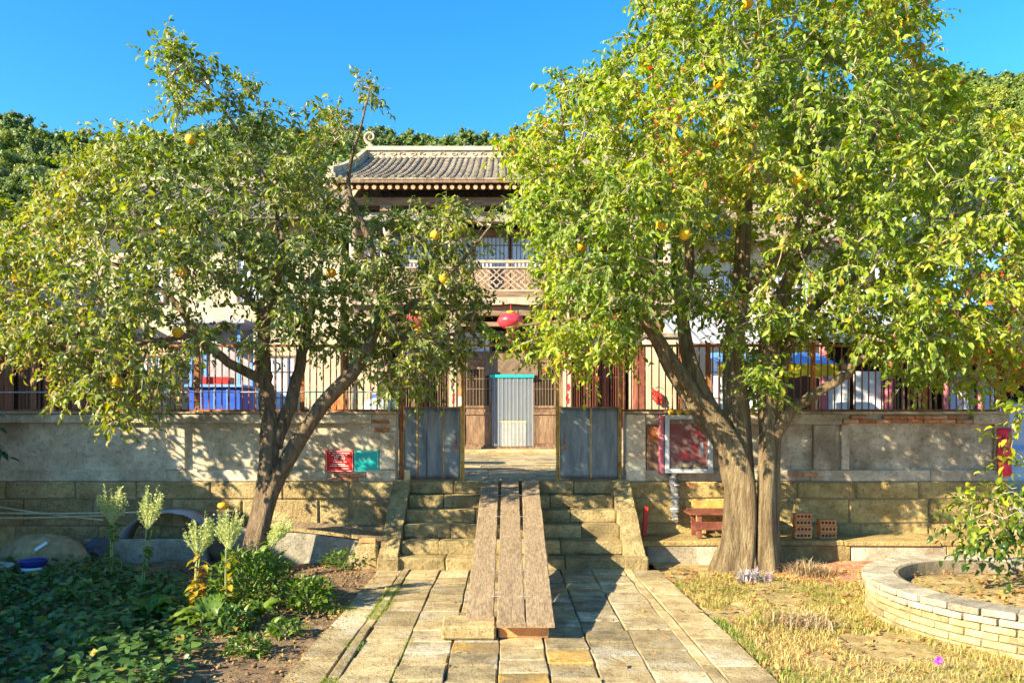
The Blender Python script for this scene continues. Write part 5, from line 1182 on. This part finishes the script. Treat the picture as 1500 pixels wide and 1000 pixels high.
tp = thing('black_tarp', (-5.5, 10.3, 0), 'crumpled dark plastic tarp at the end of the concrete slab', 'tarp'); xs_ = np.linspace(-5.9,-5.35,16); ys_ = np.linspace(9.95,10.24,10); gx, gyy = np.meshgrid(xs_, ys_)
zz = .34-.9*(gx+5.45)**2-(gyy-10.24)**2*2.2+.025*np.sin(gx*23+gyy*9)+.02*np.sin(gyy*31-gx*7); V = np.stack([gx,gyy,np.maximum(zz,.02)],-1).reshape(-1,3); k = (np.arange(9)[:,None]*16+np.arange(15)[None]).ravel()
trimesh('tarp', V, np.concatenate([np.stack([k,k+1,k+17],1),np.stack([k,k+17,k+16],1)]), None, 'tarp_black', tp, None, True)

# ------------------------------------------------------------------ seeding plants in the bed
def seed_plant(base, top, label, leafm, nst, headr, headh, seed, leafn=26):
    t = thing('seeding_plant', base, label, 'plant', 'tall seeding plants in the garden bed'); b = Vector(base); tp_ = Vector(top); r = random.Random(seed)
    for s in range(nst):
        o = Vector((r.uniform(-.03,.03), r.uniform(-.03,.03), 0)); e = b+(tp_-b)*.62+o*1.2
        P = smooth_path([b+o*.6-Vector((0,0,.03)), b+(tp_-b)*.3+o+Vector((r.uniform(-.02,.02),0,0)), e], 5); G().tube(P, [.011-.005*i/len(P) for i in range(len(P))], 6).mk('stem', 'stem_green', t, True)
    # many thin upright rays, each with buds
    hb_ = b+(tp_-b)*.58; up = (tp_-b).normalized(); nr = 46; rays = []; bb_ = []; bd = []
    for k in range(nr):
        a = r.uniform(0,6.28); q = r.uniform(.15,1)**.5; side = Vector((math.cos(a), math.sin(a), 0))*headr*q; hh = headh*r.uniform(.62,1.1)*(1-.38*q*q)
        p0 = hb_+side*.12+up*(headh*.05); p2 = hb_+side+up*hh; p1 = (p0+p2)/2+side*.12; rays.append(([p0,p1,p2],[.003,.0022,.001]))
        for m in range(13):
            f = .42+.58*m/12; pt = p0.lerp(p1, f*2) if f < .5 else p1.lerp(p2, f*2-1); bb_.append(pt+Vector((r.uniform(-1,1),r.uniform(-1,1),r.uniform(-1,1)))*.016); bd.append((side.x*1.5+r.uniform(-.1,.1), side.y*1.5+r.uniform(-.1,.1), .12))
    V, Fc = tube_batch(rays, 4); h = trimesh('seed_head', np.array([tuple(v) for v in V]), quads_to_tris(Fc), None, 'seedhead', t, None, True)
    n = len(bb_); leaves('buds', np.array([tuple(p) for p in bb_]), np.array(bd), rv(n), rng.uniform(.016,.03,n), rng.uniform(.012,.02,n), rng.uniform(0,1,n), 'bud', h, np.full(n,.2))
    n = leafn; f = rng.uniform(.1,.62,n); base_ = np.array([tuple(b+(tp_-b)*float(k)) for k in f])+rng.normal(0,.02,(n,3)); d = rv(n); d[:,2] = rng.uniform(-.6,.35,n)
    L = rng.uniform(.06,.13,n); leaves('leaves', base_, d, np.tile([0,0,1.],(n,1))+.3*rv(n), L, L*.5, rng.uniform(0,1,n), leafm, t)
def gp(px, py, z=0): y = gy(py, z); return (X(px,y), y, z)
def tip(px, py, y): return (X(px,y), y, Z(py,y))
p = gp(165,862); seed_plant(p, tip(163,702,p[1]), 'tall seeding plant with dense pale head, leafy stem, beside the blue basin', 'leaf_herb', 3, .16, .50, 1, 44)
p = gp(206,868); seed_plant(p, tip(224,712,p[1]), 'tall thin-stemmed seeding plant with narrow pale head before the arched sheet', 'leaf_herb', 2, .13, .52, 2, 26)
p = gp(288,905); seed_plant(p, tip(294,752,p[1]), 'seeding plant with withered orange-brown lower leaves', 'leaf_yellow', 3, .14, .44, 3, 60)
p = gp(335,905); seed_plant(p, tip(337,737,p[1]), 'upright seeding plant with a rounded head above the leafy clump', 'leaf_yellow', 2, .13, .46, 4, 30)
p = gp(352,885); seed_plant(p, tip(428,742,p[1]), 'seeding plant leaning towards the stairs with a pale tufted head', 'leaf_herb', 3, .11, .40, 5, 40)

# leafy clumps
def clump(name, c, r, n, L, Wd, m, label, cat='plant', upb=.6, group=None):
    t = thing(name, (c[0],c[1],0), label, cat, group); b = ell(c, r, n); b[:,2] = np.maximum(b[:,2], .015); d = norm(norm(b-np.array([c[0],c[1],0]))*.7+rv(n)*.6+np.array([0,0,.1])); LL = L*rng.uniform(.6,1.25,n)
    leaves('leaves', b, d, norm(rv(n)*.5+np.array([0,0,1.])), LL, LL*Wd, np.clip(rng.normal(.45,.25,n),0,1), m, t)
    st = []
    for k in range(14):
        e = b[rng.integers(n)]; st.append(([np.array([c[0]+random.uniform(-.05,.05),c[1]+random.uniform(-.05,.05),-.02]), (np.array([c[0],c[1],0])*.5+e*.5)+np.array([0,0,.03]), e],[.006,.005,.002]))
    V, Fc = tube_batch(st, 5); trimesh('stems', np.array([tuple(v) for v in V]), quads_to_tris(Fc), None, 'stem_green', t, None, True); return t
clump('leafy_herb', (-2.62,7.75,.28), (.42,.38,.30), 900, .085, .42, 'leaf_herb', 'dense bushy green herb clump around the seeding plants')
clump('leafy_herb', (-1.98,7.6,.15), (.24,.22,.16), 330, .085, .5, 'leaf_herb', 'small curly green leafy plant alone on the bare soil by the path')
clump('leafy_herb', (-2.05,9.75,.12), (.38,.16,.13), 240, .07, .4, 'leaf_herb', 'low bright weeds at the foot of the cement trough')
clump('leafy_herb', (-2.45,6.75,.10), (.2,.2,.12), 200, .09, .5, 'leaf_vine', 'small dark green leafy clump beside the big-leaved cabbage')
for i, (x_, y_, r_x, lab) in enumerate(((-1.95,6.6,.16,'tiny weed clump on the bare soil by the path edge'),(-2.3,8.45,.22,'low green weed clump behind the curly leafy plant'),(-3.2,8.2,.25,'green weed clump between the slender and the withered seeding plants'),(-2.1,6.1,.18,'small green weed clump at the edge of the vine cover'))):
    clump('leafy_herb', (x_,y_,.07), (r_x,r_x*.8,.09), 170, .06, .45, 'leaf_herb', lab)
# big-leaved cabbages: each leaf a piece
def big_leaf(parent, base, az, L, Wd, lift, m, seed):
    r = random.Random(seed); nu, nv = 9, 6; V = []; rn = []; d = Vector((math.cos(az),math.sin(az),0)); s = Vector((-math.sin(az),math.cos(az),0))
    for i in range(nu+1):
        f = i/nu; c = Vector(base)+d*(L*f)+Vector((0,0,1))*(lift*math.sin(f*2.4)-.12*L*f*f); wd = Wd*(.12+.88*math.sin(min(1,f*1.12+.08)*math.pi)**.75) if f > .22 else Wd*.10
        for j in range(nv+1):
            g_ = j/nv*2-1; V.append(c+s*(wd*g_*.5*(1+.08*math.sin(i*2+j)))+Vector((0,0,1))*(.10*wd*abs(g_)+.018*math.sin(i*1.9+j*2.3+seed)))
    Fi = []
    for i in range(nu):
        for j in range(nv): a = i*(nv+1)+j; Fi += [(a,a+1,a+nv+2),(a,a+nv+2,a+nv+1)]
    trimesh('leaf', np.array([tuple(v) for v in V]), np.array(Fi), np.full(len(Fi), r.uniform(.2,.95)), m, parent, None, True)
for (c, n, L, lab, sd) in (((-2.75,6.95,.02),13,.34,'big-leaved green cabbage plant with spreading leaves, lit by the sun',10),((-3.35,7.1,.02),11,.30,'big-leaved cabbage plant in the shade beside the vine cover',30),((-2.35,7.15,.02),9,.26,'smaller cabbage plant between the herb clumps',50)):
    t = thing('cabbage_plant', c, lab, 'plant', 'cabbage plants in the garden bed')
    G().tube([(c[0],c[1],-.03),(c[0],c[1],.07)], .02, 8).mk('stalk', 'stem_green', t)
    for k in range(n): big_leaf(t, (c[0],c[1],.03+.004*k), k*2.4+random.uniform(-.3,.3), L*random.uniform(.75,1.15), L*.48, random.uniform(.08,.22), 'leaf_herb', sd+k)
# weed sprig behind the gate leaf
sp = thing('tall_weed', (X(650,11.6), 11.6, T), 'slender yellow-green weed standing behind the steel gate leaf', 'weed'); bx_ = np.array([X(650,11.6), 11.6, T])
G().tube([tuple(bx_), tuple(bx_+np.array([.01,0,.8])), tuple(bx_+np.array([0,0,1.55]))], [.01,.008,.003], 6).mk('stem','stem_green',sp); n = 150; f = rng.uniform(.2,1,n); leaves('leaves', bx_+np.stack([np.zeros(n),np.zeros(n),1.55*f],1), rv(n,.3), np.tile([0,0,1.],(n,1)), rng.uniform(.04,.07,n), .02, rng.uniform(.3,1,n), 'leaf_herb', sp)

# vine cover over the shaded bed: nobody could count it
def bedmask(x, y, n1): return n1
n = 44000; P = np.stack([rng.uniform(-7.5,-1.75,n), rng.uniform(3.6,9.6,n)],1)
h = sum(np.sin(P@(rng.normal(size=2)*(1.3+k))+k) for k in range(4))/4
edge = np.interp(P[:,1], [3.6,5.4,6.2,7.0,7.8,8.6,9.2,9.6], [-2.1,-2.35,-2.6,-3.0,-3.4,-3.7,-4.6,-6.2])+.22*h
keep = (P[:,0] < edge) & ((h > -.42) | (P[:,0] < -4.4)); P = P[keep][:12000]; h = h[keep][:12000]; n = len(P)
top = .13+.10*(h+1)/2+.06*np.sin(P[:,0]*5+P[:,1]*3); z = top*rng.uniform(.25,1.05,n)+.02
d = rv(n); d[:,2] = rng.uniform(-.5,.3,n); LL = rng.uniform(.045,.10,n)
tag(leaves('vine_cover', np.column_stack([P,z]), d, norm(rv(n)*.45+np.array([0,0,1.])), LL, LL*.85, np.clip(rng.normal(.4,.25,n),0,1), 'leaf_vine', None, rng.uniform(.1,1.2,n)), 'dark green trailing vine leaves covering the shaded garden bed', 'vine', kind='stuff')

# ------------------------------------------------------------------ grass, litter, dry growth
def field(n, x0, x1, y0, y1, f): 
    P = np.stack([rng.uniform(x0,x1,n), rng.uniform(y0,y1,n)],1); k = f(P); return P[k]
def patch(P, seed, k=1.3):
    r = np.random.default_rng(seed); return sum(np.sin(P@(r.normal(size=2)*k*(1+.7*i))+r.uniform(0,6))/(1+.4*i) for i in range(5))/2.6
inpl = lambda P: np.hypot(P[:,0]-PC.x, P[:,1]-PC.y) > PR+.02
P = field(95000, PXR+.01, 6.6, 3.8, 9.4, lambda P: inpl(P) & (patch(P,3) > -.45+.35*(P[:,1] > 8.6)) & (P[:,0]/P[:,1] < .75))
hh = rng.uniform(.02,.10,len(P)); rn = np.clip(.52+.34*patch(P,8,1.0)+rng.normal(0,.17,len(P)),0,1)
tag(blades('dry_grass', np.column_stack([P,np.full(len(P),-.015)]), hh, rng.uniform(.004,.009,len(P)), rng.uniform(.2,1.3,len(P)), rn, 'grass_dry'), 'dry straw-coloured grass on the sunny lawn', 'grass', kind='stuff')
P = np.concatenate([field(9000, PXR, 2.45, 3.8, 8.8, lambda P: (patch(P,5,2.0) > .05) & (P[:,0] < PXR+.12+.35*np.clip(patch(P,6,1.5),0,1))), field(9000, 2.2, 6.0, 3.9, 8.0, lambda P: inpl(P) & (patch(P,12,1.4) > .62))])
tag(blades('green_grass', np.column_stack([P,np.full(len(P),-.015)]), rng.uniform(.03,.10,len(P)), rng.uniform(.005,.01,len(P)), rng.uniform(.2,1.0,len(P)), rng.uniform(0,1,len(P)), 'grass_green'), 'fresh green grass tufts along the path edge and lawn', 'grass', kind='stuff')
P = np.concatenate([field(5200, -1.33, -1.19, 4.6, 8.6, lambda P: patch(P,15,2.4) > .0), field(14000, -2.5, -1.5, 4.6, 9.4, lambda P: patch(P,16,2.2) > .55), field(500, -.85,-.80,5.0,7.5, lambda P: patch(P,17,4) > .5)])
tag(blades('joint_grass', np.column_stack([P,np.full(len(P),0.0)]), rng.uniform(.02,.07,len(P)), rng.uniform(.004,.008,len(P)), rng.uniform(.2,1.2,len(P)), rng.uniform(.2,1,len(P)), 'grass_green'), 'grass growing in the joints and along the edge of the stone path', 'grass', kind='stuff')
def litter(name, P, z, L, label):
    n = len(P); d = rv(n); d[:,2] *= .25; LL = L*rng.uniform(.5,1.2,n)
    tag(leaves(name, np.column_stack([P, np.full(n,z)+rng.uniform(0,.02,n)]), d, norm(rv(n)*.35+np.array([0,0,1.])), LL, LL*.55, rng.uniform(0,1,n), 'leaf_litter'), label, 'leaf litter', kind='stuff')
P = np.concatenate([field(5200, 1.95, 6.2, 4.2, 9.6, lambda P: inpl(P) & (rng.uniform(0,1,len(P)) < .25+.6*np.exp(-((P[:,0]-3.0)**2+(P[:,1]-9.2)**2)/1.2))), field(500, PC.x-1.1, PC.x+.9, PC.y-1, PC.y+1, lambda P: np.hypot(P[:,0]-PC.x,P[:,1]-PC.y) < 1.15)])
P1 = P[inpl(P)]; litter('fallen_leaves', P1, .012, .07, 'fallen yellow and brown leaves over the lawn around the thick tree')
P2 = P[~inpl(P)]; litter('fallen_leaves', P2, .30, .06, 'dry leaves lying on the soil inside the round planter')
litter('fallen_leaves', field(2600, -4.2, -1.5, 4.4, 9.9, lambda P: rng.uniform(0,1,len(P)) < .3+.5*(P[:,0] > -2.6)), 0.03, .036, 'brown fallen leaves on the bare soil of the garden bed')
litter('fallen_leaves', field(60, PXL, PXR, 5, 9.4, lambda P: P[:,0] < 9), .042, .05, 'few scattered dry leaves lying on the path slabs')
# clods on the bare soil
n = 1500; P = field(9000, -4.6, -1.6, 4.3, 10., lambda P: rng.uniform(0,1,len(P)) < .2)[:n]; n = len(P); v, f = IC1; s = rng.uniform(.006,.026,n)**1; V = (v[None]*(1+.25*rng.normal(size=(n,len(v),1)))*s[:,None,None]*np.array([1,1,.7])+np.column_stack([P,np.full(n,.012)])[:,None,:]).reshape(-1,3)
tag(trimesh('soil_clods', V, (np.arange(n)[:,None,None]*len(v)+f[None]).reshape(-1,3), None, 'earth'), 'loose clods of brown earth on the garden bed', 'soil', kind='stuff')
# dead plant, variegated plant, small flower
def dry_bush(c, r, n, m, label, cat, L=.16, w=.008, name='dead_plant'):
    t = thing(name, (c[0],c[1],0), label, cat); P = np.column_stack([c[0]+rng.normal(0,r*.45,n), c[1]+rng.normal(0,r*.35,n), np.zeros(n)-.01]); o = blades('stalks', P, L*rng.uniform(.5,1.3,n), w*rng.uniform(.6,1.4,n), rng.uniform(.3,1.5,n), rng.uniform(0,1,n), m, t); return t
dry_bush((2.75,7.0), .36, 420, 'dead_stalk', 'withered brown plant lying on the sunny lawn', 'plant', .15, .010)
dry_bush((2.95,8.95), .22, 110, 'spiderwort', 'purple and white striped leaves at the foot of the thick trunk', 'plant', .18, .028, 'striped_plant')
dry_bush((3.75,9.3), .30, 420, 'dead_stalk', 'dry twiggy brushwood heap beside the thick trunk', 'plant', .22, .01)
fl = thing('purple_flower', (X(1373,gy(985)), gy(985), 0), 'single purple morning glory flower low in the lawn grass', 'flower'); y_ = gy(985); x_ = X(1373,y_)
G().tube([(x_,y_,-.02),(x_+.01,y_,.05),(x_,y_-.01,.10)], .003, 5).mk('stem','stem_green',fl); n = 7; a = np.arange(n)*2*np.pi/n; leaves('petals', np.tile([x_,y_-.012,.10],(n,1)), np.stack([np.cos(a),np.full(n,-.5),np.sin(a)],1), np.tile([0,-1.,.3],(n,1)), .036, .034, rng.uniform(0,1,n), 'flower_purple', fl, None, None)
